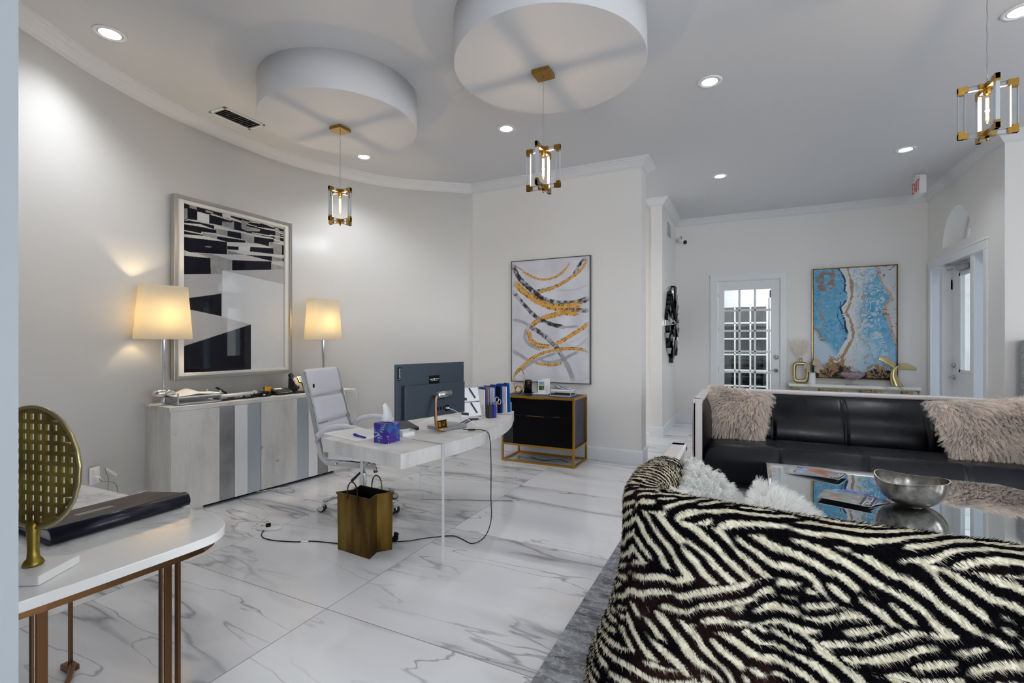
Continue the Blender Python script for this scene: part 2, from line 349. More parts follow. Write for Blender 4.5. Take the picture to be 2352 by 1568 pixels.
    def grid(s, fn, nu, nv, mi=0, smooth=True, closed_u=False):
        vs = [fn(i / (nu if closed_u else nu - 1), j / (nv - 1)) for j in range(nv) for i in range(nu)]
        fs = [(j * nu + i, j * nu + (i + 1) % nu, (j + 1) * nu + (i + 1) % nu, (j + 1) * nu + i) for j in range(nv - 1) for i in range(nu if closed_u else nu - 1)]
        return s.add(vs, fs, mi, smooth)
    def sweep(s, path, prof, closed=False, mi=0, side=1.0):
        """path: plan points; prof: (offset, z) pairs, offset to the left of the path times side"""
        n = len(path); P = [Vector((p[0], p[1])) for p in path]; vs = []
        for i in range(n):
            a = P[i] - P[i - 1] if (i > 0 or closed) else P[1] - P[0]
            b = P[(i + 1) % n] - P[i] if (i < n - 1 or closed) else P[i] - P[i - 1]
            a.normalize(); b.normalize(); na = Vector((-a.y, a.x)); nb = Vector((-b.y, b.x)); m_ = na + nb
            m_ = m_ / max(0.3, m_.length) ; m_ = m_ / max(0.35, m_.dot(na))
            for o, z in prof: vs.append((P[i].x + m_.x * o * side, P[i].y + m_.y * o * side, z))
        k = len(prof); fs = []
        for i in range(n if closed else n - 1):
            j = (i + 1) % n
            for q in range(k):
                r = (q + 1) % k; fs.append((i * k + q, j * k + q, j * k + r, i * k + r))
        s.add(vs, fs, mi)
        if not closed:
            b = len(s.v) - len(vs)
            s.f.append(tuple(b + q for q in range(k))); s.mi.append(mi); s.sm.append(False)
            s.f.append(tuple(b + (n - 1) * k + q for q in range(k))[::-1]); s.mi.append(mi); s.sm.append(False)
        return s
    def build(s, name, m, parent=None, bevel=0.0, seg=2, sub=0, label=None, kind=None):
        me = bpy.data.meshes.new(name); me.from_pydata(s.v, [], s.f)
        ms = m if isinstance(m, (list, tuple)) else [m]
        for q in ms: me.materials.append(q)
        me.polygons.foreach_set('material_index', s.mi); me.polygons.foreach_set('use_smooth', s.sm); me.update()
        o = bpy.data.objects.new(name, me); COL.objects.link(o)
        if parent: o.parent = parent
        if bevel: md = o.modifiers.new('bevel', 'BEVEL'); md.width = bevel; md.segments = seg; md.limit_method = 'ANGLE'; md.angle_limit = 0.6
        if sub: md = o.modifiers.new('sub', 'SUBSURF'); md.levels = sub; md.render_levels = sub
        return tagp(o, label, kind=kind)
def struct(o): o['kind'] = 'structure'; return o
def fixnormals(o):
    import bmesh
    b = bmesh.new(); b.from_mesh(o.data); bmesh.ops.recalc_face_normals(b, faces=b.faces); b.to_mesh(o.data); b.free(); return o
def copy_tree(o, parent=None):
    c = o.copy(); COL.objects.link(c)
    if parent: c.parent = parent
    for ch in list(o.children): copy_tree(ch, c)
    return c
def npmesh(name, V, F, mats, parent=None, col=None, smooth=False, mi=None):
    """fast mesh from numpy: V (n,3), F (m,4) or (m,3)"""
    me = bpy.data.meshes.new(name); k = F.shape[1]
    me.vertices.add(len(V)); me.vertices.foreach_set('co', V.astype(np.float32).ravel())
    me.loops.add(F.size); me.loops.foreach_set('vertex_index', F.astype(np.int32).ravel())
    me.polygons.add(len(F)); me.polygons.foreach_set('loop_start', np.arange(0, F.size, k, dtype=np.int32))
    me.polygons.foreach_set('loop_total', np.full(len(F), k, dtype=np.int32))
    if smooth: me.polygons.foreach_set('use_smooth', np.ones(len(F), dtype=bool))
    for q in (mats if isinstance(mats, (list, tuple)) else [mats]): me.materials.append(q)
    if mi is not None: me.polygons.foreach_set('material_index', mi.astype(np.int32))
    me.update(calc_edges=True); me.validate()
    if col is not None:
        a = me.color_attributes.new('col', 'FLOAT_COLOR', 'POINT')
        c4 = np.ones((len(V), 4), dtype=np.float32); c4[:, :3] = col; a.data.foreach_set('color', c4.ravel())
    o = bpy.data.objects.new(name, me); COL.objects.link(o)
    if parent: o.parent = parent
    return o
def gridfaces(nu, nv):
    i = np.arange(nu - 1); j = np.arange(nv - 1); I, J = np.meshgrid(i, j); a = (J * nu + I).ravel()
    return np.stack([a, a + 1, a + nu + 1, a + nu], 1)
def slin(c): c = np.asarray(c, dtype=float) / 255.0; return np.where(c <= 0.04045, c / 12.92, ((c + 0.055) / 1.055) ** 2.4)
def vnoise(x, y, freq, seed=0, octaves=4, rough=0.5):
    rs = np.random.RandomState(seed); out = np.zeros_like(x, dtype=float); amp = 1.0; tot = 0.0
    T = rs.rand(257, 257)
    for o in range(octaves):
        fx = x * freq + 13.7 * o + 100; fy = y * freq + 7.3 * o + 100; ix = np.floor(fx).astype(int); iy = np.floor(fy).astype(int)
        u = fx - ix; v = fy - iy; u = u * u * (3 - 2 * u); v = v * v * (3 - 2 * v); ix %= 256; iy %= 256
        out += amp * ((T[iy, ix] * (1 - u) + T[iy, ix + 1] * u) * (1 - v) + (T[iy + 1, ix] * (1 - u) + T[iy + 1, ix + 1] * u) * v)
        tot += amp; amp *= rough; freq *= 2.0
    return out / tot
def inpoly(X, Y, poly):
    r = np.zeros(X.shape, dtype=bool); n = len(poly)
    for i in range(n):
        x1, y1 = poly[i]; x2, y2 = poly[(i + 1) % n]
        if y1 == y2: continue
        c = ((Y < y1) != (Y < y2)) & (X < (x2 - x1) * (Y - y1) / (y2 - y1) + x1); r ^= c
    return r
def smoothpoly(pts, k=8):
    P = np.array(pts, float); out = []; n = len(P)
    for i in range(n - 1):
        p0, p1, p2, p3 = P[max(i - 1, 0)], P[i], P[i + 1], P[min(i + 2, n - 1)]
        for t in np.linspace(0, 1, k, endpoint=False):
            out.append(0.5 * ((2 * p1) + (-p0 + p2) * t + (2 * p0 - 5 * p1 + 4 * p2 - p3) * t * t + (-p0 + 3 * p1 - 3 * p2 + p3) * t ** 3))
    out.append(P[-1]); return np.array(out)
def picture(name, x0, x1, z0, z1, nx, nz, colfn, m, parent, y=0.0):
    """coloured picture surface in the local XZ plane facing -Y"""
    xs = np.linspace(x0, x1, nx); zs = np.linspace(z0, z1, nz); X, Z = np.meshgrid(xs, zs)
    V = np.stack([X.ravel(), np.full(X.size, y), Z.ravel()], 1)
    return npmesh(name, V, gridfaces(nx, nz), m, parent, colfn(X, Z).reshape(-1, 3))
def strands(name, parent, P, D, C, length, seg, width, m, curl=0.0, turns=2.0, grav=0.0, clump=0.0, seed=0, tipdark=0.0, label=None):
    """ribbon fibres: roots P, unit directions D, colours C"""
    rs = np.random.RandomState(seed); n = len(P); L = length * (0.7 + 0.5 * rs.rand(n))
    side = np.cross(D, rs.randn(n, 3)); side /= np.linalg.norm(side, axis=1)[:, None] + 1e-9
    s2 = np.cross(D, side); ph = rs.rand(n) * 6.28; tips = P + D * L[:, None]
    if clump > 0:
        nc = max(20, n // 14); ci = rs.choice(n, nc, replace=False); cp = P[ci]
        idx = np.empty(n, dtype=int)
        for a in range(0, n, 2000):
            d = ((P[a:a + 2000, None, :] - cp[None]) ** 2).sum(2); idx[a:a + 2000] = d.argmin(1)
        ctip = tips[ci][idx]; cph = ph[ci][idx]; ph = ph * (1 - clump) + cph * clump
    V = np.empty((n, seg + 1, 2, 3)); CC = np.empty((n, seg + 1, 2, 3))
    for k in range(seg + 1):
        t = k / seg; q = P + D * (L * t)[:, None]
        if clump > 0: q = q + (ctip - tips) * (clump * t ** 1.4)
        if curl > 0:
            a = ph + t * turns * 6.283; q = q + (side * np.cos(a)[:, None] + s2 * np.sin(a)[:, None]) * (curl * min(1, t * 3))
        q = q + np.array([0, 0, -1.0]) * (grav * t * t)
        w = width * (1 - 0.8 * t) * 0.5
        sd = side * w
        V[:, k, 0] = q - sd; V[:, k, 1] = q + sd
        cc = C * (1 - tipdark * (1 - t)); CC[:, k, 0] = cc; CC[:, k, 1] = cc
    base = (np.arange(n) * (seg + 1) * 2)[:, None]; kk = np.arange(seg)[None, :] * 2; a = (base + kk).ravel()
    F = np.stack([a, a + 1, a + 3, a + 2], 1)
    o = npmesh(name, V.reshape(-1, 3), F, m, parent, CC.reshape(-1, 3), smooth=True); o['kind'] = 'stuff'
    if label: o['label'] = label
    return o
def text_part(body, size, name, m, parent, loc, rot, extrude=0.0005, sx=1.0, align='CENTER'):
    c = bpy.data.curves.new(name, 'FONT'); c.body = body; c.size = size; c.extrude = extrude; c.align_x = align; c.align_y = 'CENTER'
    t = bpy.data.objects.new(name, c); COL.objects.link(t)
    me = bpy.data.meshes.new_from_object(t.evaluated_get(bpy.context.evaluated_depsgraph_get()))
    bpy.data.objects.remove(t); me.materials.clear(); me.materials.append(m)
    o = bpy.data.objects.new(name, me); COL.objects.link(o); o.parent = parent; o.location = loc; o.rotation_euler = rot; o.scale = (sx, 1, 1)
    return o
H = 3.53
# ------------------------------------------------------------------ room shell
def P2(name, poly, z0, z1, m, bev=0):
    return struct(MB().prism(poly, z0, z1).build(name, m, bevel=bev))
P2('floor', [(-5.3, -2.9), (6.0, -2.9), (6.0, 9.2), (-5.3, 9.2)], -0.1, 0.0, M['floor'])
P2('ceiling', [(-5.3, -2.9), (6.0, -2.9), (6.0, 12.4), (-5.3, 12.4)], H, H + 0.15, M['ceiling'])
CURVE = smoothpoly([(-3.55, 0.36), (-3.86, 0.80), (-4.196, 1.385), (-4.431, 1.841), (-4.559, 2.184), (-4.655, 2.57), (-4.70, 2.994), (-4.705, 3.478), (-4.655, 3.9), (-4.523, 4.275), (-4.165, 4.96), (-3.356, 5.654)], 8)
inner = [tuple(p) for p in CURVE]; T = np.gradient(CURVE, axis=0); Tn = T / np.linalg.norm(T, axis=1)[:, None]
outer = [(p[0] - 0.16 * t[1], p[1] + 0.16 * t[0]) for p, t in zip(CURVE, Tn)]
struct(fixnormals(MB().prism(inner + outer[::-1], 0, H, smooth_side=True).build('wall_left', M['wall'])))
P2('wall_middle', [(-3.45, 5.654), (-1.09, 5.654), (-1.09, 5.93), (-3.45, 5.93)], 0, H, M['wall'])
P2('wall_partition', [(-1.28, 7.364), (-1.118, 7.364), (-1.118, 8.876), (-1.28, 8.876)], 0, H, M['wall'])
P2('wall_hall_back', [(-4.2, 7.7), (-1.28, 7.7), (-1.28, 7.85), (-4.2, 7.85)], 0, H, M['wall'])
P2('wall_hall_left', [(-4.2, 5.93), (-4.05, 5.93), (-4.05, 7.7), (-4.2, 7.7)], 0, H, M['wall'])
b = MB().bx((-1.28, 8.876, 0), (-0.45, 9.05, H)).bx((0.50, 8.876, 0), (2.356, 9.05, H)).bx((-0.45, 8.876, 2.45), (0.50, 9.05, H))
struct(b.build('wall_far', M['wall']))
# entry wall with door opening and half round opening
EX0, EX1 = 2.356, 2.64
b = MB()
def ew(y0, y1, z0, z1): b.bx((EX0, y0, z0), (EX1, y1, z1))
ew(6.571, 7.0, 0, H); ew(8.70, 9.05, 0, H); ew(7.0, 8.70, 2.44, 2.648)
ac, ar = 7.835, 0.456
ew(7.0, ac - ar, 2.648, H); ew(ac + ar, 8.70, 2.648, H)
nseg = 24
for i in range(nseg):
    a0 = math.pi * i / nseg; a1 = math.pi * (i + 1) / nseg
    y0, z0 = ac + ar * math.cos(a0), 2.648 + ar * math.sin(a0); y1, z1 = ac + ar * math.cos(a1), 2.648 + ar * math.sin(a1)
    b.add([(EX0, y0, z0), (EX0, y1, z1), (EX0, y1, H), (EX0, y0, H), (EX1, y0, z0), (EX1, y1, z1), (EX1, y1, H), (EX1, y0, H)],
          [(0, 1, 2, 3), (7, 6, 5, 4), (0, 4, 5, 1)])
struct(fixnormals(b.build('wall_entry', M['wall'])))
P2('wall_right_front', [(EX1, 6.571), (5.75, 6.571), (5.75, 6.75), (EX1, 6.75)], 0, H, M['wall'])
# right wall and back wall with arched-free tall windows (outside the picture)
RW = [(-1.2, 1.2), (1.2, 1.2), (3.4, 1.2)]; BW = [(1.75, 1.3)]
def wall_windows(name, fixed, along, lo, hi, wins, zs, thick):
    b = MB(); cur = lo
    def seg(a, c, z0, z1):
        if along == 'y': b.bx((fixed, a, z0), (fixed + thick, c, z1))
        else: b.bx((a, fixed - thick, z0), (c, fixed, z1))
    for c, w in wins:
        seg(cur, c - w / 2, 0, H); seg(c - w / 2, c + w / 2, 0, zs[0]); seg(c - w / 2, c + w / 2, zs[1], H); cur = c + w / 2
    seg(cur, hi, 0, H); return struct(b.build(name, M['wall']))
wall_windows('wall_right', 5.6, 'y', -2.75, 6.75, RW, (0.55, 2.65), 0.15)
wall_windows('wall_back', -2.6, 'x', -1.09, 5.75, BW, (0.55, 2.65), 0.15)
P2('wall_near_left', [(-3.7, 0.20), (-1.09, 0.20), (-1.09, 0.36), (-3.7, 0.36)], 0, H, M['wall_shaded'])
P2('wall_near_side', [(-1.25, -2.75), (-1.09, -2.75), (-1.09, 0.20), (-1.25, 0.20)], 0, H, M['wall_shaded'])
def win(name, c, w, along, fixed):
    b = MB(); t = 0.05; z0, z1 = 0.55, 2.65
    def bar(a0, a1, zz0, zz1, d=0.05):
        if along == 'y': b.bx((fixed - d / 2, a0, zz0), (fixed + d / 2, a1, zz1))
        else: b.bx((a0, fixed - d / 2, zz0), (a1, fixed + d / 2, zz1))
    bar(c - w / 2, c - w / 2 + t, z0, z1); bar(c + w / 2 - t, c + w / 2, z0, z1); bar(c - w / 2, c + w / 2, z0, z0 + t); bar(c - w / 2, c + w / 2, z1 - t, z1)
    bar(c - .02, c + .02, z0, z1, .03)
    for z in (1.1, 1.6, 2.1): bar(c - w / 2, c + w / 2, z - .015, z + .015, .03)
    return struct(b.build(name, M['trim']))
k = 0
for c, w in RW: k += 1; win('window_%d' % k, c, w, 'y', 5.56)
for c, w in BW: k += 1; win('window_%d' % k, c, w, 'x', -2.55)
# crown mouldings
CP = [(0, H - .105), (.012, H - .105), (.014, H - .092), (.026, H - .088), (.034, H - .07), (.056, H - .046), (.074, H - .034), (.082, H - .020), (.096, H - .016), (.10, H), (0, H)]
def crown(name, path, side): return struct(fixnormals(MB().sweep(path, CP, side=side).build(name, M['crown'])))
cpath = inner[:-1] + [(-3.356, 5.654), (-1.09, 5.654), (-1.09, 5.93), (-3.0, 5.93)]
crown('trim_1', cpath, -1.0)
crown('trim_2', [(-1.28, 7.7), (-1.28, 7.364), (-1.118, 7.364), (-1.118, 8.876), (2.356, 8.876), (2.356, 6.571), (5.6, 6.571)], -1.0)
# baseboards
BP = [(0, 0), (.018, 0), (.018, .135), (.010, .15), (0, .15)]
def baseb(name, path): return struct(fixnormals(MB().sweep(path, BP, side=-1.0).build(name, M['trim'])))
baseb('baseboard_left', inner[:-1] + [(-3.356, 5.654), (-1.09, 5.654), (-1.09, 5.93), (-3.0, 5.93)])
baseb('baseboard_partition', [(-1.28, 7.7), (-1.28, 7.364), (-1.118, 7.364), (-1.118, 8.876), (-0.56, 8.876)])
baseb('baseboard_far', [(0.58, 8.876), (2.356, 8.876)])
baseb('baseboard_right', [(2.356, 6.9), (2.356, 6.571), (5.6, 6.571)])
# ceiling drums
for nm, c in (('trim_3', (-3.10, 3.04)), ('trim_4', (-1.19, 3.01))):
    struct(MB().lathe([(0.632, 3.243), (0.635, 3.246), (0.635, H)], (c[0], c[1], 0), 96).build(nm, M['ceiling']))
# ---- French door in the far wall
def french_door(name, x0, x1, y, ztop, cols, rows, gx, gz, hw=True):
    """slab facing -Y; gx, gz glass extents"""
    d = thing(name, 'white door', 'door', (x0, y, 0)); del d['label']; del d['category']; d['kind'] = 'structure'
    w = x1 - x0; b = MB(); t = .042
    b.bx((0, 0, .01), (gx[0] - x0, t, ztop)).bx((gx[1] - x0, 0, .01), (w, t, ztop)).bx((gx[0] - x0, 0, gz[1]), (gx[1] - x0, t, ztop)).bx((gx[0] - x0, 0, .01), (gx[1] - x0, t, gz[0]))
    gw = gx[1] - gx[0]; gh = gz[1] - gz[0]
    for i in range(1, cols): xx = gx[0] - x0 + gw * i / cols; b.bx((xx - .016, .004, gz[0]), (xx + .016, t - .004, gz[1]))
    for j in range(1, rows): zz = gz[0] + gh * j / rows; b.bx((gx[0] - x0, .004, zz - .016), (gx[1] - x0, t - .004, zz + .016))
    b.build('door_slab', M['trim'], d, bevel=.004)
    MB().bx((gx[0] - x0, .019, gz[0]), (gx[1] - x0, .023, gz[1])).build('glass_pane', M['glass'], d)
    return d
fd = french_door('door_1', -0.427, 0.479, 8.90, 2.425, 3, 6, (-0.335, 0.360), (0.22, 2.28))
h = MB().lathe([(0, 0), (.034, .0), (.034, .012), (.02, .02), (0, .022)], seg=20).build('deadbolt', M['steel'], fd); h.rotation_euler = (math.radians(90), 0, 0); h.location = (.86, 0, 1.16)
h = MB().lathe([(0, 0), (.032, .0), (.03, .012), (.012, .02), (.012, .05), (0, .05)], seg=20).build('door_handle', M['steel'], fd); h.rotation_euler = (math.radians(90), 0, 0); h.location = (.86, 0, 0.945)
MB().tube([(.86, -.048, .945), (.80, -.052, .947), (.745, -.05, .943)], [.011, .009, .008]).build('door_lever', M['steel'], fd)
for z in (2.2, 1.62, .95): MB().box((-.004, -.004, z), (.012, .012, .09)).build('hinge', M['steel'], fd)
CS = [(0, 0), (.012, 0), (.018, .02), (.018, .085), (.010, .10), (0, .10)]
b = MB()
b.bx((-.555, 8.855, 0), (-.445, 8.876, 2.535)).bx((.495, 8.855, 0), (.585, 8.876, 2.535)).bx((-.555, 8.852, 2.44), (.585, 8.876, 2.54)).bx((-.57, 8.848, 2.525), (.60, 8.876, 2.548))
b.bx((-.45, 8.876, 0), (-.432, 9.05, 2.45)).bx((.482, 8.876, 0), (.50, 9.05, 2.45)).bx((-.45, 8.876, 2.43), (.50, 9.05, 2.45))
struct(b.build('trim_5', M['trim'], bevel=.004))
# room beyond the French door
P2('floor_beyond', [(-2.5, 9.2), (3.0, 9.2), (3.0, 12.4), (-2.5, 12.4)], -0.1, 0.0, M['floor'])
b = MB().bx((-2.0, 9.05, 0), (-1.9, 12.3, H)).bx((2.0, 9.05, 0), (2.1, 12.3, H))
b.bx((-2, 11.0, 0), (-.62, 11.12, H)).bx((.62, 11.0, 0), (2.0, 11.12, H)).bx((-.62, 11.0, 2.36), (.62, 11.12, H)).bx((-2, 12.2, 0), (2, 12.3, H))
struct(b.build('wall_beyond', M['wall']))
fd2 = french_door('door_2', -0.56, 0.40, 10.95, 2.30, 3, 6, (-0.50, 0.36), (0.18, 2.12))
struct(MB().bx((-.72, 10.98, 0), (-.56, 11.0, 2.45)).bx((.42, 10.98, 0), (.72, 11.0, 2.45)).bx((-.72, 10.98, 2.30), (.72, 11.0, 2.45)).build('trim_6', M['trim']))
sh = thing('brochure_shelf', 'dark shelf of brochures seen through the white glazed door', 'shelf', (-0.1, 11.75, 0))
b = MB().bx((-.75, .22, 0), (.75, .25, 1.75))
for z in (.25, .55, .85, 1.15, 1.45, 1.73): b.bx((-.75, -.1, z), (.75, .22, z + .02))
b.bx((-.77, -.1, 0), (-.75, .25, 1.75)).bx((.75, -.1, 0), (.77, .25, 1.75)); b.build('shelf_frame', M['black'], sh)
random.seed(4)
for r, z in enumerate((.27, .57, .87, 1.17, 1.47)):
    for q in range(5):
        c = random.choice([rgb(38, 44, 52), rgb(60, 70, 84), rgb(24, 28, 34), rgb(90, 98, 108), rgb(40, 60, 96)])
        m = mat('brochure_%d%d' % (r, q), c, .4)
        o = MB().box((-.56 + q * .28, 0, z + .115), (.2, .012, .22), rx=-.15).build('brochure', m); o.location = (-0.1, 11.75, 0)
        tagp(o, '%s brochure behind the glazed door, %s on the %s shelf' % ('dark' if sum(c) < .25 else 'greyish', ['leftmost', 'second from left', 'middle', 'second from right', 'rightmost'][q], ['lowest', 'second lowest', 'middle', 'second highest', 'highest'][r]), 'brochure', 'brochures on the shelf behind the glazed door')
# ---- entry door unit
b = MB()
for (y0, y1, z0, z1) in ((6.925, 7.01, 0, 2.424), (8.69, 8.79, 0, 2.424), (6.925, 8.79, 2.425, 2.545)):
    b.bx((2.334, y0, z0), (2.356, y1, z1))
b.bx((2.326, 6.91, 2.525), (2.356, 8.80, 2.55))
for (y0, y1) in ((7.30, 7.40), (8.28, 8.39)): b.bx((2.350, y0, 0), (2.55, y1, 2.44))
b.bx((2.36, 7.0, 2.425), (2.60, 8.70, 2.445)).bx((2.36, 6.99, 0), (2.60, 7.005, 2.44)).bx((2.36, 8.695, 0), (2.60, 8.71, 2.44))
b.bx((2.49, 7.0, 0), (2.53, 7.30, .28)).bx((2.49, 8.39, 0), (2.53, 8.70, .28))
b.bx((2.49, 7.0, 2.36), (2.53, 7.30, 2.44)).bx((2.49, 8.39, 2.36), (2.53, 8.70, 2.44)).bx((2.49, 7.0, .28), (2.53, 7.04, 2.4)).bx((2.49, 7.26, .28), (2.53, 7.30, 2.4)).bx((2.49, 8.39, .28), (2.53, 8.43, 2.4)).bx((2.49, 8.66, .28), (2.53, 8.70, 2.4))
struct(b.build('trim_7', M['trim'], bevel=.004))
M['frost'] = mat('frosted_glass', rgb(236, 242, 248), 0.5, spec=0.4, Transmission_Weight=0.0)
m = M['frost']; tr = N(m, 'ShaderNodeBsdfTranslucent'); tr.inputs[0].default_value = (.9, .95, 1, 1); mx = N(m, 'ShaderNodeMixShader'); mx.inputs[0].default_value = .75
LK(m, BS(m).outputs[0], mx.inputs[1]); LK(m, tr.outputs[0], mx.inputs[2]); LK(m, mx.outputs[0], m.node_tree.nodes['Material Output'].inputs[0])
struct(MB().bx((2.505, 7.04, .28), (2.512, 7.26, 2.36)).bx((2.505, 8.43, .28), (2.512, 8.66, 2.36)).build('window_10', M['frost']))
ed = thing('door_3', 'x', 'x', (2.462, 7.40, 0)); del ed['label']; del ed['category']; ed['kind'] = 'structure'
b = MB(); b.bx((0, 0, .01), (.045, .25, 2.42)).bx((0, .63, .01), (.045, .88, 2.42)).bx((0, .25, 2.26), (.045, .63, 2.42)).bx((0, .25, .01), (.045, .63, 1.05))
b.build('door_slab', M['trim'], ed, bevel=.003)
MB().bx((-.012, .22, 1.02), (0, .27, 2.29)).bx((-.012, .61, 1.02), (0, .66, 2.29)).bx((-.012, .22, 2.25), (0, .66, 2.29)).bx((-.012, .22, 1.02), (0, .66, 1.06)).build('glazing_bead', M['trim'], ed, bevel=.004)
MB().bx((-.010, .16, .25), (0, .72, .85)).build('door_panel', M['trim'], ed, bevel=.008)
MB().bx((.018, .25, 1.05), (.024, .63, 2.26)).build('glass_pane', M['glass'], ed)
h = MB().lathe([(0, 0), (.034, .0), (.034, .014), (.02, .03), (0, .032)], seg=20).build('deadbolt', M['steel'], ed); h.rotation_euler = (0, math.radians(-90), 0); h.location = (0, .835, 1.10)
h = MB().lathe([(0, 0), (.032, .0), (.03, .012), (.012, .02), (.012, .05), (0, .05)], seg=20).build('door_handle', M['steel'], ed); h.rotation_euler = (0, math.radians(-90), 0); h.location = (0, .835, .945)
MB().tube([(-.05, .835, .945), (-.055, .78, .947), (-.05, .72, .94)], [.012, .01, .009]).build('door_lever', M['steel'], ed)
b = MB().bx((-.06, .35, 2.315), (-.005, .62, 2.385)).build('door_closer', M['steel'], ed, bevel=.012)
MB().tube([(-.04, .55, 2.39), (-.12, .72, 2.40), (-.06, .80, 2.425)], .010, 8).tube([(-.04, .58, 2.35), (-.10, .74, 2.345), (-.06, .84, 2.36)], .008, 8).build('closer_arm', M['steel'], ed)
MB().bx((-.03, .88, 2.10), (.0, .92, 2.24)).build('door_sensor', M['white'], ed, bevel=.006)
MB().bx((-.03, .885, 1.60), (.0, .92, 1.70)).build('door_switch', M['white'], ed, bevel=.004)
# fanlight
fl = MB(); xg = 2.60
for rr, w in ((ar - .02, .05), (ar - .10, .028)):
    pts = [(xg, ac + rr * math.cos(math.pi * i / 28), 2.65 + rr * math.sin(math.pi * i / 28)) for i in range(29)]; fl.tube(pts, w / 2, 8)
for a in (36, 72, 108, 144):
    a = math.radians(a); fl.tube([(xg, ac + .12 * math.cos(a), 2.65 + .12 * math.sin(a)), (xg, ac + ar * math.cos(a), 2.65 + ar * math.sin(a))], .010, 8)
fl.tube([(xg, ac + .13 * math.cos(math.pi * i / 12), 2.65 + .13 * math.sin(math.pi * i / 12)) for i in range(13)], .012, 8)
fl.bx((xg - .03, ac - ar, 2.645), (xg + .03, ac + ar, 2.675))
struct(fl.build('window_8', M['trim']))
struct(MB().add([(xg + .01, ac, 2.655)] + [(xg + .01, ac + ar * math.cos(math.pi * i / 24), 2.655 + ar * math.sin(math.pi * i / 24)) for i in range(25)], [(0, i + 1, i + 2) for i in range(24)]).build('window_9', M['glass']))
# ---- outdoors
struct(MB().bx((2.64, 6.75, -.12), (14, 16, -.02)).bx((5.76, -10, -.12), (14, 6.75, -.02)).bx((-2, -10, -.12), (5.76, -2.76, -.02)).build('outdoor_ground', M['pave']))
b = MB().bx((2.8, 13.0, 0), (10, 13.2, 5.0))
for z in np.arange(.3, 4.9, .3): b.bx((2.8, 12.985, z), (10, 13.0, z + .015))
b.bx((3.6, 12.3, 0), (4.6, 12.8, 1.1))
b = struct(b.build('outdoor_siding_wall', M['siding']))
# hedge of garden foliage beyond the right windows and the back windows
def hedge(name, p0, p1, z1, label, seed):
    rs = np.random.RandomState(seed); n = 2600; t = rs.rand(n)
    P = np.array(p0)[None] + (np.array(p1) - np.array(p0))[None] * t[:, None]; P = np.concatenate([P + rs.randn(n, 2) * .25, (rs.rand(n, 1) ** .8) * z1], 1)
    D = rs.randn(n, 3); D /= np.linalg.norm(D, axis=1)[:, None]; C = slin([[70, 100, 50]]) * (.5 + 1.3 * rs.rand(n, 1)); C = C + (rs.rand(n, 1) > .8) * .25
    V = []; S = rs.randn(n, 3); S = np.cross(D, S); S /= np.linalg.norm(S, axis=1)[:, None]; L = .28
    V = np.stack([P - S * .08, P + D * L * .5 - S * .1, P + D * L, P + D * L * .5 + S * .1], 1).reshape(-1, 3); a = np.arange(n) * 4
    o = npmesh(name, V, np.stack([a, a + 1, a + 2, a + 3], 1), M['fur'], None, np.repeat(C, 4, 0)); return tagp(o, label, 'hedge', kind='stuff')
hedge('garden_foliage', (8.5, -4), (8.5, 6.6), 3.4, 'green garden foliage outside the right hand windows', 3)
hedge('garden_foliage', (-1, -6.5), (6, -6.5), 3.2, 'green garden foliage outside the windows behind the camera', 5)
# ------------------------------------------------------------------ ceiling fittings
def downlight(x, y, label, r=.085):
    t = thing('recessed_downlight', label, 'ceiling light', (x, y, H), 0, 'recessed ceiling downlights')
    MB().lathe([(r + .012, -.0005), (r + .010, -.006), (r - .012, -.009), (r - .016, .0)], seg=36).build('trim_ring', M['white'], t)
    MB().lathe([(r - .014, -.004), (r - .022, -.0055), (r - .03, -.004)], seg=36).build('reflector', M['white'], t)
    MB().lathe([(0, -.0052), (r - .021, -.0052), (r - .021, -.003)], seg=36).build('light_lens', M['canlens'], t)
    d = bpy.data.lights.new('downlight_lamp', 'SPOT'); d.energy = 29; d.spot_size = math.radians(128); d.spot_blend = 1.0; d.shadow_soft_size = .06; d.color = (.93, .96, 1.0)
    o = bpy.data.objects.new('downlight_lamp', d); COL.objects.link(o); o.location = (0, 0, -.03); o.parent = t
    return t
CL = ['large lit downlight nearest the left foreground wall', 'lit downlight just below the larger ceiling drum and left of the middle pendant', 'lit downlight beside the smaller ceiling drum near the left wall',
      'lit downlight in the open ceiling right of the larger drum', 'small far downlight above the hall opening', 'small far downlight in front of the exit sign', 'lit downlight cut by the top right corner of the photo']
for i, (x, y) in enumerate(CANS):
    downlight(x, y, CL[i] if i < 7 else ['recessed downlight above the near side of the draped sofa, out of the picture', 'recessed downlight above the near right floor, out of the picture', 'recessed downlight behind the camera on its left', 'recessed downlight behind the camera on its right'][i - 7], .085)
v = thing('air_vent', 'rectangular louvred air vent in the ceiling beside the left wall', 'vent', (-4.335, 2.96, H))
b = MB().bx((-.115, -.205, -.010), (-.09, .205, 0)).bx((.09, -.205, -.010), (.115, .205, 0)).bx((-.115, -.205, -.010), (.115, -.18, 0)).bx((-.115, .18, -.010), (.115, .205, 0)); b.build('vent_frame', M['trim'], v, bevel=.002)
MB().bx((-.09, -.18, -.002), (.09, .18, -.001)).build('vent_duct', M['blackmatte'], v)
for i in range(14): MB().box((0, -.17 + i * .026, -.006), (.18, .012, .0015), rx=.7).build('vent_slat', M['steel'] if i % 3 else M['trim'], v)
v = thing('wall_vent', 'small grey return vent high on the partition wall', 'vent', (-1.118, 8.03, 3.2))
b = MB().bx((0, -.15, -.10), (.010, .15, .10)); b.build('vent_frame', M['steel'], v, bevel=.003)
for i in range(9): MB().box((.013, 0, -.08 + i * .02), (.004, .27, .010), ry=.5).build('vent_slat', M['steel'], v)
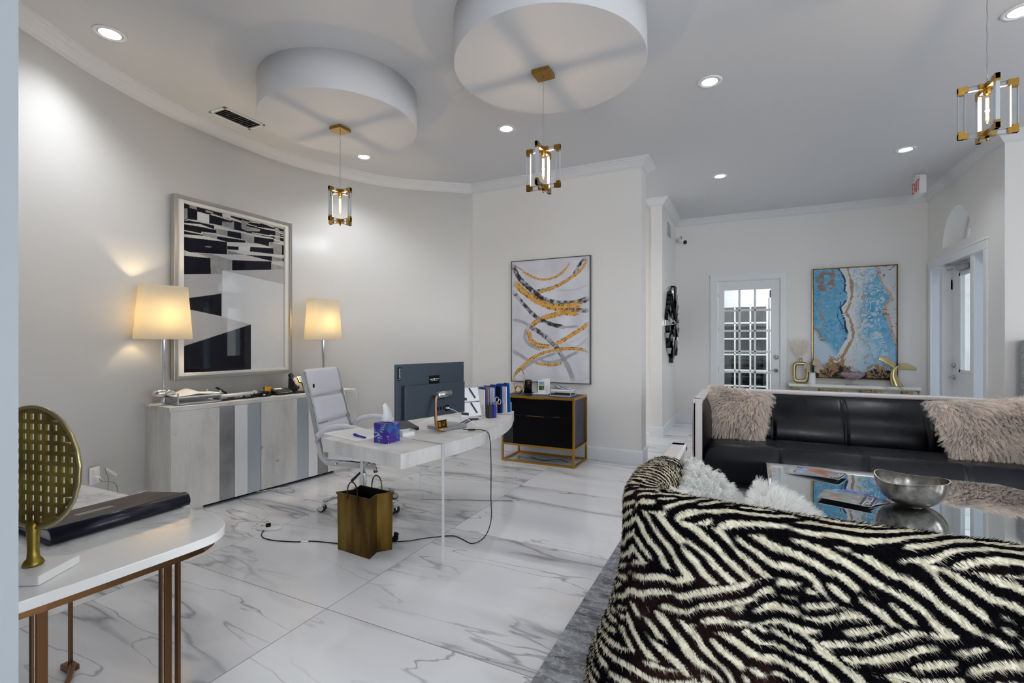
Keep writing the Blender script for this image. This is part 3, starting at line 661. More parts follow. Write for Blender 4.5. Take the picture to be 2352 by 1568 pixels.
# exit sign
e = thing('exit_sign', 'white exit sign with red letters hanging at the ceiling near the entry wall', 'sign', (1.985, 7.80, H))
MB().bx((-.035, -.15, -.255), (.035, .15, -.035)).build('sign_housing', M['white'], e, bevel=.006)
MB().bx((-.05, -.06, -.035), (.05, .06, 0)).build('ceiling_canopy', M['white'], e, bevel=.004)
text_part('EXIT', .20, 'sign_lettering', M['red'], e, (-.0365, 0, -.145), (math.radians(90), 0, math.radians(-90)), .001, .72)
# security camera
c = thing('security_camera', 'small white security camera with black lens in the far left corner', 'camera', (-1.0, 8.876, 3.15))
MB().tube([(-.05, 0, .02), (-.04, -.05, .02), (-.01, -.09, .01)], .012).lathe([(.035, 0), (.035, .01)], (-.05, 0, .02), 16).build('mounting_arm', M['white'], c)
MB().tube([(-.07, -.06, .03), (.05, -.16, -.03)], .036, 16).build('camera_body', M['white'], c)
MB().tube([(.05, -.16, -.03), (.062, -.17, -.036)], .034, 16).build('camera_lens', M['black'], c)
MB().tube([(-.01, -.1, .03), (-.015, -.1, .09)], .005, 8).build('antenna', M['black'], c)

# ------------------------------------------------------------------ pendants
def pendant(x, y, ztop, zc, label, light=6):
    t = thing('pendant_light', label, 'pendant lamp', (x, y, ztop), 0, 'clear acrylic and brass pendants')
    MB().box((0, 0, -.014), (.125, .125, .028)).build('ceiling_canopy', M['brass'], t, bevel=.002)
    zz = zc - ztop; hw, hh, bt = .1225, .142, .028
    random.seed(int(x * 10)); L = -zz - hh - .05
    pts = [(.0015 * math.sin(k * 1.7), .0015 * math.cos(k * 1.3), -.028 - L * k / 24) for k in range(25)]
    MB().tube(pts, .0028, 6).build('suspension_wire', M['steel'], t)
    MB().tube([(.004 * math.sin(k), .004 * math.cos(k), -.028 - L * k / 24) for k in range(25)], .0016, 6).build('clear_cord', M['acrylic'], t)
    for ax in (0, 1):
        f = MB(); b = MB()
        def bar(a0, a1, z0, z1, B, th):
            if ax == 0: B.bx((a0, -th / 2, z0), (a1, th / 2, z1))
            else: B.bx((-th / 2, a0, z0), (th / 2, a1, z1))
        th = .016
        bar(-hw, -hw + bt, zz - hh, zz + hh, f, th); bar(hw - bt, hw, zz - hh, zz + hh, f, th)
        bar(-hw + bt, hw - bt, zz - hh, zz - hh + bt, f, th); bar(-hw + bt, hw - bt, zz + hh - bt, zz + hh, f, th)
        fr_ = f.build('acrylic_frame', [M['acrylic']], t)
        # thin bright edges of the acrylic bars
        e_ = MB()
        for s in (-1, 1):
            for q in (hw - .0012, hw - bt): bar(s * q - .0009, s * q + .0006, zz - hh + .02, zz + hh - .02, e_, th + .0006)
            for q in (hh - .0012, hh - bt): bar(-hw + .02, hw - .02, zz + s * q - .0006, zz + s * q + .0006, e_, th + .0006)
        e_.build('acrylic_edge', M['acredge'], fr_)
        for sx in (-1, 1):
            for sz in (-1, 1):
                g = MB(); s3 = .043; o = .001
                x0, x1 = sorted((sx * (hw + o), sx * (hw - s3))); z0, z1 = sorted((zz + sz * (hh + o), zz + sz * (hh - bt - .002)))
                bar(x0, x1, z0, z1, g, th + .006)
                x0, x1 = sorted((sx * (hw + o), sx * (hw - bt + .002))); z0, z1 = sorted((zz + sz * (hh + o), zz + sz * (hh - s3)))
                bar(x0, x1, z0, z1, g, th + .005)
                g.build('corner_bracket', M['brass'], fr_, bevel=.0012)
        for sz in (-1, 1):
            g = MB(); z0, z1 = sorted((zz + sz * (hh + .002), zz + sz * (hh - bt - .002))); bar(-.036, .036, z0, z1, g, th + .008)
            g.build('centre_bracket', M['brass'], fr_, bevel=.0015)
    MB().lathe([(0, .012), (.012, .010), (.017, 0), (.017, -.05), (.013, -.056), (0, -.056)], (0, 0, zz + hh - .005), 20).build('lamp_socket', M['brass'], t)
    z1 = zz + hh - .058
    MB().lathe([(.010, 0), (.014, -.012), (.0145, -.14), (.010, -.156), (0, -.160)], (0, 0, z1), 20).build('bulb', M['bulbglass'], t)
    f = MB()
    for k in range(6):
        a = k * math.pi / 3; f.tube([(.006 * math.cos(a), .006 * math.sin(a), z1 - .02), (.0065 * math.cos(a + .3), .0065 * math.sin(a + .3), z1 - .135)], .0009, 5)
    f.build('filament', M['filament'], t)
    MB().lathe([(0, 0), (.006, -.002), (.008, -.012), (.004, -.022), (0, -.024)], (0, 0, zz - hh - .002), 14).build('finial', M['brass'], t)
    d = bpy.data.lights.new('pendant_lamp', 'POINT'); d.energy = light; d.color = (1, .80, .56); d.shadow_soft_size = .012
    o = bpy.data.objects.new('pendant_lamp', d); COL.objects.link(o); o.parent = t; o.location = (0, 0, z1 - .08)
    return t
pendant(-3.13, 3.06, 3.243, 2.573, 'brass and clear acrylic pendant hanging from the smaller left drum')
pendant(-1.24, 3.03, 3.243, 2.590, 'brass and clear acrylic pendant hanging from the larger middle drum')
pendant(1.171, 3.463, H, 2.665, 'brass and clear acrylic pendant at the right edge with no drum in view')

# ------------------------------------------------------------------ table lamps on the credenza
def table_lamp(x, y, rz, label, watt):
    t = thing('table_lamp', label, 'lamp', (x, y, .881), rz, 'table lamps on the grey credenza')
    MB().box((0, 0, .012), (.24, .10, .024)).build('base', M['chrome'], t, bevel=.003)
    MB().lathe([(.022, .024), (.022, .032), (.012, .038), (.018, .046), (.012, .054), (.022, .062)], seg=24).build('neck', M['chrome'], t)
    MB().lathe([(0, .060), (.03, .062), (.062, .074), (.078, .094), (.074, .114), (.05, .130), (.02, .134), (0, .134)], seg=36, sy=.62, sx=1.12).build('ball', M['chrome'], t)
    MB().lathe([(.008, .130), (.010, .16), (.022, .545), (.024, .60), (0, .60)], seg=24).build('stem', M['chrome'], t)
    s = MB(); nu = 96
    def ring(r0, r1, z): return [(r0 * math.copysign(abs(math.cos(a)) ** .55, math.cos(a)), r1 * math.copysign(abs(math.sin(a)) ** .55, math.sin(a)), z) for a in [2 * math.pi * i / nu for i in range(nu)]]
    rings = [ring(.205, .115, .552), ring(.205, .115, .556), ring(.170, .098, .996), ring(.170, .098, 1.0), ring(.167, .095, 1.0), ring(.202, .112, .553)]
    vs = sum(rings, []); fs = []
    for k in range(len(rings)):
        kk = (k + 1) % len(rings)
        for i in range(nu): j = (i + 1) % nu; fs.append((k * nu + i, k * nu + j, kk * nu + j, kk * nu + i))
    s.add(vs, fs, 0, True); shd = s.build('lamp_shade', M['shade'], t)
    MB().tube([(-.166, 0, .99), (.166, 0, .99)], .003, 6).tube([(0, -.09, .99), (0, .09, .99)], .003, 6).tube([(0, 0, .6), (0, 0, .99)], .004, 6).build('shade_spider', M['chrome'], shd)
    MB().lathe([(0, .62), (.02, .64), (.032, .69), (.026, .73), (0, .75)], seg=16).build('bulb', emit('lamp_bulb_' + label[:4], (1, .74, .38), 18), t)
    d = bpy.data.lights.new('lamp_light', 'POINT'); d.energy = watt; d.color = (1.0, .78, .48); d.shadow_soft_size = .04
    o = bpy.data.objects.new('lamp_light', d); COL.objects.link(o); o.parent = t; o.location = (0, 0, .80)
    return t
CRZ = math.atan2(.994, .11)
table_lamp(-4.42, 2.36, CRZ + .02, 'lit table lamp at the near end of the credenza, left of the framed print', 15)
table_lamp(-4.22, 3.88, CRZ + .02, 'lit table lamp farther along the credenza, behind the white chair', 13)

# ------------------------------------------------------------------ credenza
cr = thing('credenza', 'long grey concrete look credenza with silver and white vertical bands', 'credenza', (-4.17, 2.27, 0), CRZ)
Lc, Dc, Hc = 1.86, .43, .88
MB().bx((0, 0, Hc - .035), (Lc, Dc, Hc)).build('top', M['concrete'], cr, bevel=.0015)
MB().bx((0, 0.002, 0), (.03, Dc, Hc - .035)).bx((Lc - .03, .002, 0), (Lc, Dc, Hc - .035)).bx((.03, .03, .05), (Lc - .03, Dc, Hc - .035)).build('carcass', M['concrete'], cr, bevel=.001)
MB().bx((.25, .045, 0.0), (Lc - .29, .07, .05)).build('toe_kick', M['blackmatte'], cr)
MB().bx((.03, .0, .0), (.25, .03, .05)).bx((Lc - .29, 0, 0), (Lc - .03, .03, .05)).build('foot_panel', M['concrete'], cr)
doors = [(.002, .500, [(.002, .374, 'concrete'), (.374, .500, 'silverdark')]), (.505, .742, [(.505, .618, 'white'), (.618, .742, 'silverlight')]),
         (.747, 1.236, [(.747, 1.113, 'concrete'), (1.113, 1.236, 'silverlight')]), (1.241, 1.466, [(1.241, 1.346, 'white'), (1.346, 1.466, 'silverdark')]), (1.471, 1.858, [(1.471, 1.858, 'concrete')])]
for i, (a, c, bands) in enumerate(doors):
    b = MB(); ms = []
    for q, (x0, x1, mm) in enumerate(bands): b.bx((x0, -.018, .03), (x1, .002, Hc - .037), mi=q); ms.append(M[mm])
    b.build('door', ms, cr)

# ------------------------------------------------------------------ framed print above the credenza
fp = thing('framed_print', 'large black, white and grey geometric print in a deep silver frame', 'picture', (-4.56, 3.1375, 1.90), math.radians(90))
# local x = world +Y, local -y = world +X (front)
yc, zc = 3.1375, 1.90
fx0, fx1, fz0, fz1 = 2.522 - yc, 3.752 - yc, 1.07 - zc, 2.732 - zc
b = MB(); fw = .032
b.bx((fx0, -.002, fz0), (fx0 + fw, .058, fz1)).bx((fx1 - fw, -.002, fz0), (fx1, .058, fz1)).bx((fx0 + fw, -.002, fz0), (fx1 - fw, .058, fz0 + fw)).bx((fx0 + fw, -.002, fz1 - fw), (fx1 - fw, .058, fz1))
M['silverframe'] = mat('silver_leaf_frame', rgb(182, 179, 174), 0.3, 0.85)
b.build('frame', M['silverframe'], fp, bevel=.003)
ax0, ax1, az0, az1 = 2.612 - yc, 3.673 - yc, 1.128 - zc, 2.676 - zc
b = MB(); i0, i1, j0, j1 = fx0 + fw, fx1 - fw, fz0 + fw, fz1 - fw
b.bx((i0, .012, j0), (ax0, .05, j1)).bx((ax1, .012, j0), (i1, .05, j1)).bx((ax0, .012, j0), (ax1, .05, az0)).bx((ax0, .012, az1), (ax1, .05, j1))
b.build('mat_board', M['whitematte'], fp, bevel=.002)
ART = [["k",[[2.615,2.668],[3.668,2.654],[3.668,2.51],[3.536,2.521],[3.301,2.528],[3.097,2.531],[2.972,2.54],[2.848,2.539],[2.74,2.541],[2.656,2.534],[2.615,2.505]]],["g",[[2.617,2.623],[2.65,2.629],[2.652,2.538],[2.617,2.515]]],["g",[[2.668,2.667],[2.733,2.665],[2.733,2.637],[2.668,2.641]]],["h",[[2.74,2.623],[2.848,2.621],[2.848,2.539],[2.74,2.541]]],["g",[[2.812,2.656],[2.886,2.653],[2.888,2.635],[2.817,2.637]]],["w",[[2.848,2.623],[2.891,2.636],[3.062,2.619],[3.057,2.609],[2.95,2.618]]],["w",[[2.975,2.662],[3.062,2.663],[3.054,2.626],[2.978,2.63]]],["g",[[2.975,2.586],[3.068,2.593],[3.094,2.618],[3.094,2.535],[2.972,2.537]]],["w",[[3.051,2.647],[3.173,2.631],[3.227,2.617],[3.227,2.61],[3.091,2.62],[3.057,2.615]]],["g",[[3.173,2.645],[3.258,2.644],[3.258,2.633],[3.227,2.615],[3.227,2.544],[3.173,2.558]]],["g",[[3.23,2.595],[3.384,2.591],[3.374,2.569],[3.23,2.543]]],["w",[[3.258,2.649],[3.384,2.658],[3.384,2.651],[3.258,2.641]]],["w",[[3.227,2.62],[3.345,2.616],[3.345,2.609],[3.227,2.613]]],["w",[[3.352,2.61],[3.556,2.63],[3.556,2.621],[3.352,2.602]]],["w",[[3.429,2.613],[3.668,2.625],[3.668,2.617],[3.429,2.605]]],["w",[[3.469,2.659],[3.549,2.651],[3.549,2.644],[3.469,2.651]]],["g",[[3.556,2.645],[3.597,2.651],[3.625,2.617],[3.618,2.495],[3.543,2.487],[3.563,2.58]]],["w",[[3.522,2.623],[3.668,2.606],[3.668,2.598],[3.522,2.614]]],["w",[[3.495,2.56],[3.668,2.564],[3.668,2.554],[3.495,2.548]]],["w",[[3.522,2.523],[3.668,2.518],[3.668,2.509],[3.522,2.513]]],["w",[[3.625,2.602],[3.668,2.605],[3.668,2.597],[3.625,2.595]]],["w",[[3.625,2.584],[3.668,2.586],[3.668,2.579],[3.625,2.577]]],["w",[[3.283,2.542],[3.515,2.553],[3.515,2.542],[3.295,2.532]]],["w",[[3.301,2.525],[3.536,2.532],[3.536,2.521],[3.308,2.513]]],["w",[[2.615,2.505],[2.656,2.532],[2.74,2.537],[2.896,2.531],[2.896,2.515],[2.781,2.506],[2.615,2.492]]],["k",[[2.615,2.507],[2.666,2.526],[2.896,2.528],[2.894,2.491],[2.781,2.508],[2.615,2.492]]],["w",[[2.615,2.492],[2.771,2.511],[2.896,2.491],[2.875,2.491],[2.781,2.489],[2.615,2.48]]],["k",[[2.615,2.48],[2.781,2.489],[2.918,2.488],[2.918,2.456],[2.776,2.442],[2.771,2.425],[2.615,2.427]]],["w",[[2.615,2.427],[2.796,2.426],[2.796,2.417],[2.615,2.418]]],["k",[[2.615,2.418],[2.796,2.417],[2.796,2.408],[2.615,2.388]]],["g",[[2.776,2.44],[2.918,2.45],[2.923,2.403],[2.796,2.409]]],["w",[[2.776,2.443],[2.918,2.456],[3.215,2.459],[3.215,2.445],[2.918,2.441],[2.781,2.436]]],["w",[[2.896,2.52],[3.179,2.52],[3.308,2.512],[3.301,2.502],[3.167,2.511],[3.028,2.505],[2.902,2.504]]],["g",[[2.899,2.504],[3.028,2.505],[3.028,2.451],[2.918,2.45],[2.915,2.487],[2.896,2.493]]],["k",[[3.028,2.506],[3.167,2.513],[3.173,2.451],[3.028,2.451]]],["g",[[3.167,2.511],[3.308,2.51],[3.314,2.432],[3.218,2.423],[3.215,2.445],[3.173,2.451]]],["k",[[3.311,2.504],[3.543,2.518],[3.543,2.487],[3.489,2.479],[3.482,2.431],[3.365,2.439],[3.311,2.435]]],["k",[[2.923,2.43],[3.215,2.444],[3.215,2.422],[3.023,2.394],[2.923,2.403]]],["w",[[2.615,2.388],[2.796,2.406],[2.923,2.402],[2.995,2.39],[2.615,2.364]]],["k",[[2.615,2.364],[2.995,2.391],[3.023,2.394],[3.023,2.27],[2.671,2.233],[2.615,2.246]]],["w",[[3.023,2.394],[3.227,2.422],[3.482,2.431],[3.536,2.423],[3.27,2.39],[3.258,2.343],[3.144,2.331],[3.144,2.368],[3.023,2.362]]],["k",[[3.025,2.355],[3.144,2.367],[3.141,2.334],[3.025,2.321]]],["h",[[3.144,2.367],[3.27,2.389],[3.264,2.342],[3.144,2.333]]],["k",[[3.27,2.389],[3.539,2.422],[3.539,2.354],[3.264,2.342]]],["g",[[3.495,2.481],[3.639,2.48],[3.643,2.368],[3.539,2.354],[3.539,2.42],[3.485,2.428]]],["k",[[3.643,2.475],[3.668,2.476],[3.668,2.369],[3.643,2.368]]],["k",[[3.632,2.551],[3.668,2.551],[3.668,2.517],[3.625,2.515]]],["w",[[3.028,2.32],[3.264,2.341],[3.668,2.366],[3.668,2.339],[3.522,2.332],[3.179,2.3]]],["g",[[3.028,2.313],[3.209,2.299],[3.028,2.271]]],["k",[[3.209,2.299],[3.522,2.331],[3.522,2.28]]],["g",[[3.522,2.331],[3.668,2.329],[3.653,2.297],[3.522,2.28]]],["k",[[3.653,2.333],[3.668,2.334],[3.668,2.299],[3.653,2.297]]],["k",[[2.615,2.193],[2.859,2.209],[2.864,2.059],[2.615,2.022]]],["g",[[2.74,2.234],[2.875,2.251],[3.074,2.223],[3.074,2.122],[2.975,2.106],[2.972,2.073],[2.864,2.059],[2.859,2.209]]],["k",[[3.074,2.223],[3.515,2.276],[3.515,2.185],[3.074,2.12]]],["g",[[3.522,2.25],[3.668,2.241],[3.668,2.206],[3.522,2.186]]],["l",[[2.615,2.025],[2.971,2.073],[2.971,1.881],[2.609,1.804]]],["l",[[2.983,2.107],[3.665,2.209],[3.665,2.047]]],["h",[[2.977,2.106],[3.665,2.047],[3.665,1.093],[3.276,1.114],[3.276,1.591],[2.977,1.658]]],["k",[[2.607,1.801],[2.968,1.881],[2.968,1.66],[2.607,1.718]]],["l",[[2.607,1.718],[3.276,1.591],[2.607,1.371]]],["k",[[2.607,1.369],[3.276,1.591],[3.276,1.114],[2.605,1.134]]]]
GOLDS = [["y",0.025,[[-2.589,2.32],[-2.486,2.255],[-2.372,2.207],[-2.26,2.195],[-2.161,2.212],[-2.065,2.258],[-1.981,2.337],[-1.957,2.38]]],["g",0.0182,[[-2.707,2.411],[-2.641,2.364],[-2.576,2.325]]],["s",0.0341,[[-2.397,2.052],[-2.174,2.087],[-2.029,2.148],[-1.91,2.22],[-1.84,2.327],[-1.759,2.422]]],["y",0.0295,[[-2.397,2.034],[-2.26,2.057],[-2.125,2.102],[-1.981,2.174],[-1.851,2.25],[-1.77,2.334],[-1.736,2.409]]],["s",0.0523,[[-2.72,2.388],[-2.641,2.24],[-2.512,2.116],[-2.385,2.005],[-2.235,1.924],[-2.053,1.888],[-1.863,1.893],[-1.724,1.932]]],["y",0.0625,[[-2.681,2.16],[-2.576,2.06],[-2.448,1.972],[-2.322,1.898],[-2.174,1.847],[-2.017,1.842],[-1.886,1.855],[-1.817,1.869]]],["s",0.0455,[[-2.017,1.791],[-1.863,1.801],[-1.736,1.789]]],["y",0.0523,[[-1.84,1.764],[-1.957,1.767],[-2.029,1.774],[-2.174,1.744],[-2.285,1.712],[-2.397,1.668],[-2.461,1.611]]],["s",0.0409,[[-2.72,2.055],[-2.628,1.956],[-2.525,1.846],[-2.41,1.738],[-2.285,1.666],[-2.161,1.624],[-2.029,1.593]]],["g",0.025,[[-2.029,1.593],[-1.933,1.594],[-1.84,1.602]]],["g",0.0386,[[-2.525,1.576],[-2.557,1.483],[-2.518,1.4],[-2.41,1.342],[-2.322,1.325]]],["y",0.0477,[[-2.493,1.553],[-2.496,1.506],[-2.473,1.436],[-2.41,1.383],[-2.297,1.357],[-2.21,1.355]]],["y",0.0386,[[-2.149,1.378],[-2.029,1.435],[-1.898,1.513],[-1.782,1.579],[-1.724,1.634]]],["g",0.0341,[[-2.72,1.698],[-2.602,1.672],[-2.499,1.623]]],["s",0.0455,[[-2.499,1.617],[-2.347,1.528],[-2.223,1.435],[-2.113,1.332],[-2.053,1.231]]],["g",0.05,[[-2.053,1.231],[-1.969,1.097],[-1.91,0.952]]],["g",0.0318,[[-2.602,1.046],[-2.448,1.155],[-2.297,1.216],[-2.125,1.275]]],["g",0.0386,[[-2.72,1.293],[-2.576,1.212],[-2.499,1.172]]],["g",0.0341,[[-2.347,1.175],[-2.198,1.154],[-2.053,1.191],[-1.933,1.249],[-1.84,1.289]]],["y",0.0273,[[-2.41,1.145],[-2.272,1.122],[-2.125,1.13],[-2.041,1.157]]],["y",0.0341,[[-2.707,0.972],[-2.602,1.082],[-2.473,1.19],[-2.322,1.262],[-2.174,1.304],[-2.017,1.327],[-1.863,1.328],[-1.759,1.307]]],["g",0.0227,[[-1.759,1.307],[-1.719,1.28]]],["l",0.0159,[[-2.125,2.062],[-1.981,2.044],[-1.84,2.06],[-1.724,2.098]]],["l",0.0091,[[-2.41,1.284],[-2.077,1.367],[-1.863,1.435],[-1.724,1.523]]],["l",0.0273,[[-1.863,1.345],[-1.793,1.39],[-1.724,1.456]]]]
def artcol(X, Z):
    Y = X + yc; ZZ = Z + zc; C = np.empty(X.shape + (3,)); C[:] = slin([196, 196, 196])
    n = vnoise(Y, ZZ, 14, 3, 5, .6)[..., None]; n2 = vnoise(Y, ZZ, 5, 9, 4)[..., None]
    lut = {'k': slin([20, 20, 30]) * (0.75 + .5 * n2), 'g': slin([150, 150, 150]) * (.55 + .9 * n), 'w': slin([206, 205, 203]) * (.95 + .1 * n), 'h': slin([214, 217, 220]) * (.97 + .06 * n), 'l': slin([182, 182, 184]) * (.95 + .1 * n)}
    for c, p in ART:
        mk = inpoly(Y, ZZ, p); v_ = np.broadcast_to(lut[c], C.shape); C[mk] = v_[mk]
    return C
picture('print_surface', ax0 - .004, ax1 + .004, az0 - .004, az1 + .004, 430, 620, artcol, M['glazedprint'], fp, y=.030)

# ------------------------------------------------------------------ gold strokes painting on the middle wall
gp = thing('abstract_painting', 'white canvas with looping gold and charcoal strokes above the black cabinet', 'painting', (-2.2185, 5.62, 1.677))
gx, gz = -2.2185, 1.677; W2, H2 = .5325, .779
b = MB(); t_ = .010
b.bx((-W2, -.006, -H2), (-W2 + t_, .034, H2)).bx((W2 - t_, -.006, -H2), (W2, .034, H2)).bx((-W2, -.006, -H2), (W2, .034, -H2 + t_)).bx((-W2, -.006, H2 - t_), (W2, .034, H2))
M['graphite'] = mat('graphite_frame', rgb(92, 90, 88), .35, .6)
b.build('frame', M['graphite'], gp)
def seg_dist(X, Y, pts):
    best = np.full(X.shape, 9.0); side = np.zeros(X.shape); S = np.zeros(X.shape); acc = 0
    for (x1, y1), (x2, y2) in zip(pts[:-1], pts[1:]):
        dx, dy = x2 - x1, y2 - y1; L2 = dx * dx + dy * dy; t = np.clip(((X - x1) * dx + (Y - y1) * dy) / L2, 0, 1)
        px, py = X - (x1 + t * dx), Y - (y1 + t * dy); d = np.sqrt(px * px + py * py); k = d < best
        best[k] = d[k]; side[k] = np.sign(dx * py - dy * px)[k] * d[k]; S[k] = (acc + t * math.sqrt(L2))[k]; acc += math.sqrt(L2)
    return best, side, S, acc
def goldcol(X, Z):
    Xw = X + gx; Zw = Z + gz; C = np.empty(X.shape + (3,)); n = vnoise(Xw, Zw, 6, 1, 5)[..., None]
    C[:] = slin([214, 214, 222]); C *= (.80 + .34 * n); e = vnoise(Xw, Zw, 45, 2, 3); e2 = vnoise(Xw, Zw, 22, 5, 4, .6); e3 = vnoise(Xw, Zw, 60, 8, 3, .7)
    for c, w, p in GOLDS:
        pts = smoothpoly(p, 6); d, sd, s, L = seg_dist(Xw, Zw, pts); edge = w / 2 * (1.05 + .6 * e); u = np.clip((edge - d) / .006, 0, 1)
        if c == 'y':
            col = slin([214, 158, 62])[None, None] * (.8 + .4 * e2[..., None]); dk = (e3 > .60) & (np.abs(sd) > w * .22); col = np.where(dk[..., None], slin([70, 56, 44]), col); a = u * np.where(e3 > .30, .97, .6)
        elif c == 's':
            g = np.clip((e2 - .33) * 2.6, 0, 1)[..., None]; col = slin([34, 34, 40]) * (1 - g) + slin([150, 150, 158]) * g; a = u * (.55 + .45 * (e2 < .55))
        elif c == 'g':
            col = slin([150, 151, 158])[None, None] * (.6 + .7 * e2[..., None]); a = u * .75
        else:
            col = slin([176, 178, 186])[None, None] * np.ones_like(C); a = u * .55
        a = (a * np.clip(np.minimum(s + .02, L - s + .02) / .05, .15, 1))[..., None]; C = C * (1 - a) + col * a
    return C
picture('canvas', -W2 + t_, W2 - t_, -H2 + t_, H2 - t_, 330, 480, goldcol, M['canvas'], gp, y=0.0)
MB().bx((-W2 + t_, .001, -H2 + t_), (W2 - t_, .03, H2 - t_)).build('canvas_stretcher', M['whitematte'], gp)

# ------------------------------------------------------------------ blue pour painting on the far wall
bp = thing('blue_painting', 'large turquoise, white and gold poured painting above the far console', 'painting', (1.467, 8.835, 1.696))
W3, H3 = .532, .852
b = MB(); t_ = .012
b.bx((-W3, -.006, -H3), (-W3 + t_, .038, H3), 1).bx((W3 - t_, -.006, -H3), (W3, .038, H3), 1).bx((-W3, -.006, -H3), (W3, .038, -H3 + t_), 1).bx((-W3, -.006, H3 - t_), (W3, .038, H3), 1)
b.bx((-W3 - .006, -.010, -H3 - .006), (-W3, .038, H3 + .006)).bx((W3, -.010, -H3 - .006), (W3 + .006, .038, H3 + .006)).bx((-W3, -.010, -H3 - .006), (W3, .038, -H3)).bx((-W3, -.010, H3), (W3, .038, H3 + .006))
b.build('frame', [M['brass'], M['black']], bp)
def bluecol(X, Z):
    u = (X + W3) / (2 * W3) * 1075 + 40; v = (H3 - Z) / (2 * H3) * 1410 + 80
    w1 = (vnoise(X, Z, 5, 21, 5, .6) - .5) * 170; w2 = (vnoise(X, Z, 5, 22, 5, .6) - .5) * 170; uu = u + w1; vv = v + w2; um = u + .35 * w1; vm = v + .35 * w2
    n = vnoise(X + w1 / 900, Z + w2 / 900, 7, 23, 6, .62); n2 = vnoise(X + w2 / 500, Z + w1 / 500, 9, 24, 5, .65); n3 = vnoise(X + w1 / 400, Z, 16, 25, 5, .7)
    sw = np.sin(26 * vnoise(X + w1 / 600, Z + w2 / 600, 4, 61, 4, .6) * 2) ; sw2 = np.sin(40 * vnoise(X - w2 / 500, Z + w1 / 500, 5, 62, 4, .6))
    B = slin([96, 170, 206])[None, None] * (.75 + .5 * n[..., None]); B2 = slin([40, 150, 205]); f = np.clip((n2 - .45) * 3, 0, 1)[..., None]; B = B * (1 - f) + B2 * f
    Wt = slin([226, 228, 230]) * (.92 + .12 * n[..., None]); Pale = slin([178, 208, 226])[None, None] * (.9 + .2 * n[..., None])
    C = B.copy()
    lx = np.interp(v, [80, 180, 280, 370, 410, 500, 580, 640, 780, 950, 1050, 1130, 1250, 1330, 1500], [370, 430, 465, 440, 490, 480, 400, 420, 460, 490, 440, 400, 340, 240, 200])
    rx = np.interp(v, [80, 300, 500, 700, 900, 1100, 1300, 1500], [790, 740, 700, 650, 650, 740, 720, 700])
    river = (um > lx) & (u < rx + 90); fr = np.clip((rx + 60 - uu) / 150, 0, 1)[..., None]; C = np.where(river[..., None], Wt * fr + B * (1 - fr), C)
    pm = np.clip((n - .50) * 5, 0, 1)[..., None] * (river[..., None]) * np.clip((u - lx - 120) / 120, 0, 1)[..., None]; C = C * (1 - pm * .6) + Pale * pm * .6
    mw = np.clip((sw * .5 + n2 - .52) * 3, 0, 1)[..., None] * np.where((um > lx) & (u < rx + 260), .75, .22)[..., None]; C = C * (1 - mw) + Wt * mw
    mb = (np.clip((sw2 * .5 + n - .75) * 3, 0, 1) * ((u > lx + 130) & (u < 960)))[..., None] * .6; C = C * (1 - mb) + slin([120, 186, 218]) * mb
    mg = (np.clip((sw2 * .4 + n3 - .80) * 4, 0, 1) * ((u > lx + 60) & (u < 760) & (v > 150)))[..., None] * .55; C = C * (1 - mg) + slin([176, 160, 140]) * mg
    # dark rim on river's left edge
    rim = (np.abs(um - lx) < 7 + 14 * n2) & (v < 1000) & (n3 > .42); C = np.where(rim[..., None], slin([24, 60, 92]), C)
    # lower-left pale area
    ll = np.clip((v - 760 - (u - 40) * 1.15 + w1) / 120, 0, 1) * np.clip((1330 - v) / 60, 0, 1) * (u < lx); C = C * (1 - .85 * ll[..., None]) + (slin([206, 222, 232]) * (.9 + .15 * n[..., None])) * .85 * ll[..., None]
    # pale wash in the lower middle right
    lr = np.clip((v - 900 + w2) / 260, 0, 1) * (u > 560) * (u < 1080) * np.clip((n + .18) , 0, 1) * .75; C = C * (1 - lr[..., None]) + Pale * lr[..., None]
    # gold veins
    gold = slin([168, 142, 112])[None, None] * (.75 + .5 * n3[..., None])
    gv = np.interp(v, [80, 300, 450, 650, 800, 950, 1100, 1200, 1330], [500, 545, 560, 480, 545, 565, 490, 440, 420]); k = (np.abs(um - gv) < 10 + 60 * (n2 - .36)) & river & (n3 > .36)
    C = np.where(k[..., None], gold, C)
    g2 = np.interp(v, [80, 300, 500, 900, 1100, 1250], [640, 720, 720, 610, 770, 730]); k = (np.abs(uu - g2) < 26 * (n2 - .2)) & (n3 > .5); C = np.where(k[..., None], gold * .9 + .1, C)
    k = (np.abs(np.hypot((uu - 200) / 1.0, (vv - 230) / 1.6) - 78) < 34) & (n3 > .47) & (u < 330); C = np.where(k[..., None], slin([150, 122, 104]) * (.8 + .4 * n[..., None]), C)
    k = (np.abs(uu - np.interp(v, [420, 560, 700, 820], [170, 110, 150, 210])) < 22) & (v > 420) & (v < 840) & (n3 > .42); C = np.where(k[..., None], slin([158, 146, 134]), C)
    k = (np.abs(uu - 60 - (v - 820) * .55) < 26) & (v > 800) & (v < 1040) & (n3 > .48); C = np.where(k[..., None], slin([146, 132, 122]), C)
    ink = (np.abs(uu - np.interp(v, [400, 600, 720, 900], [375, 365, 350, 480])) < 7) & (v > 400) & (v < 860) & (n3 > .45); C = np.where(ink[..., None], slin([26, 70, 110]), C)
    # right margin
    rb = np.interp(v, [70, 200, 300, 400, 490, 560, 650, 760, 900, 1000, 1150, 1160], [870, 870, 930, 980, 1030, 970, 930, 1000, 1020, 1060, 1115, 1300]); rm = um > rb
    C = np.where(rm[..., None], slin([206, 208, 214]) * (.82 + .24 * n[..., None]), C); k = (um > rb) & (um < rb + 34 + 70 * (n2 - .35)); C = np.where(k[..., None], slin([198, 170, 150]) * (.85 + .3 * n3[..., None]), C)
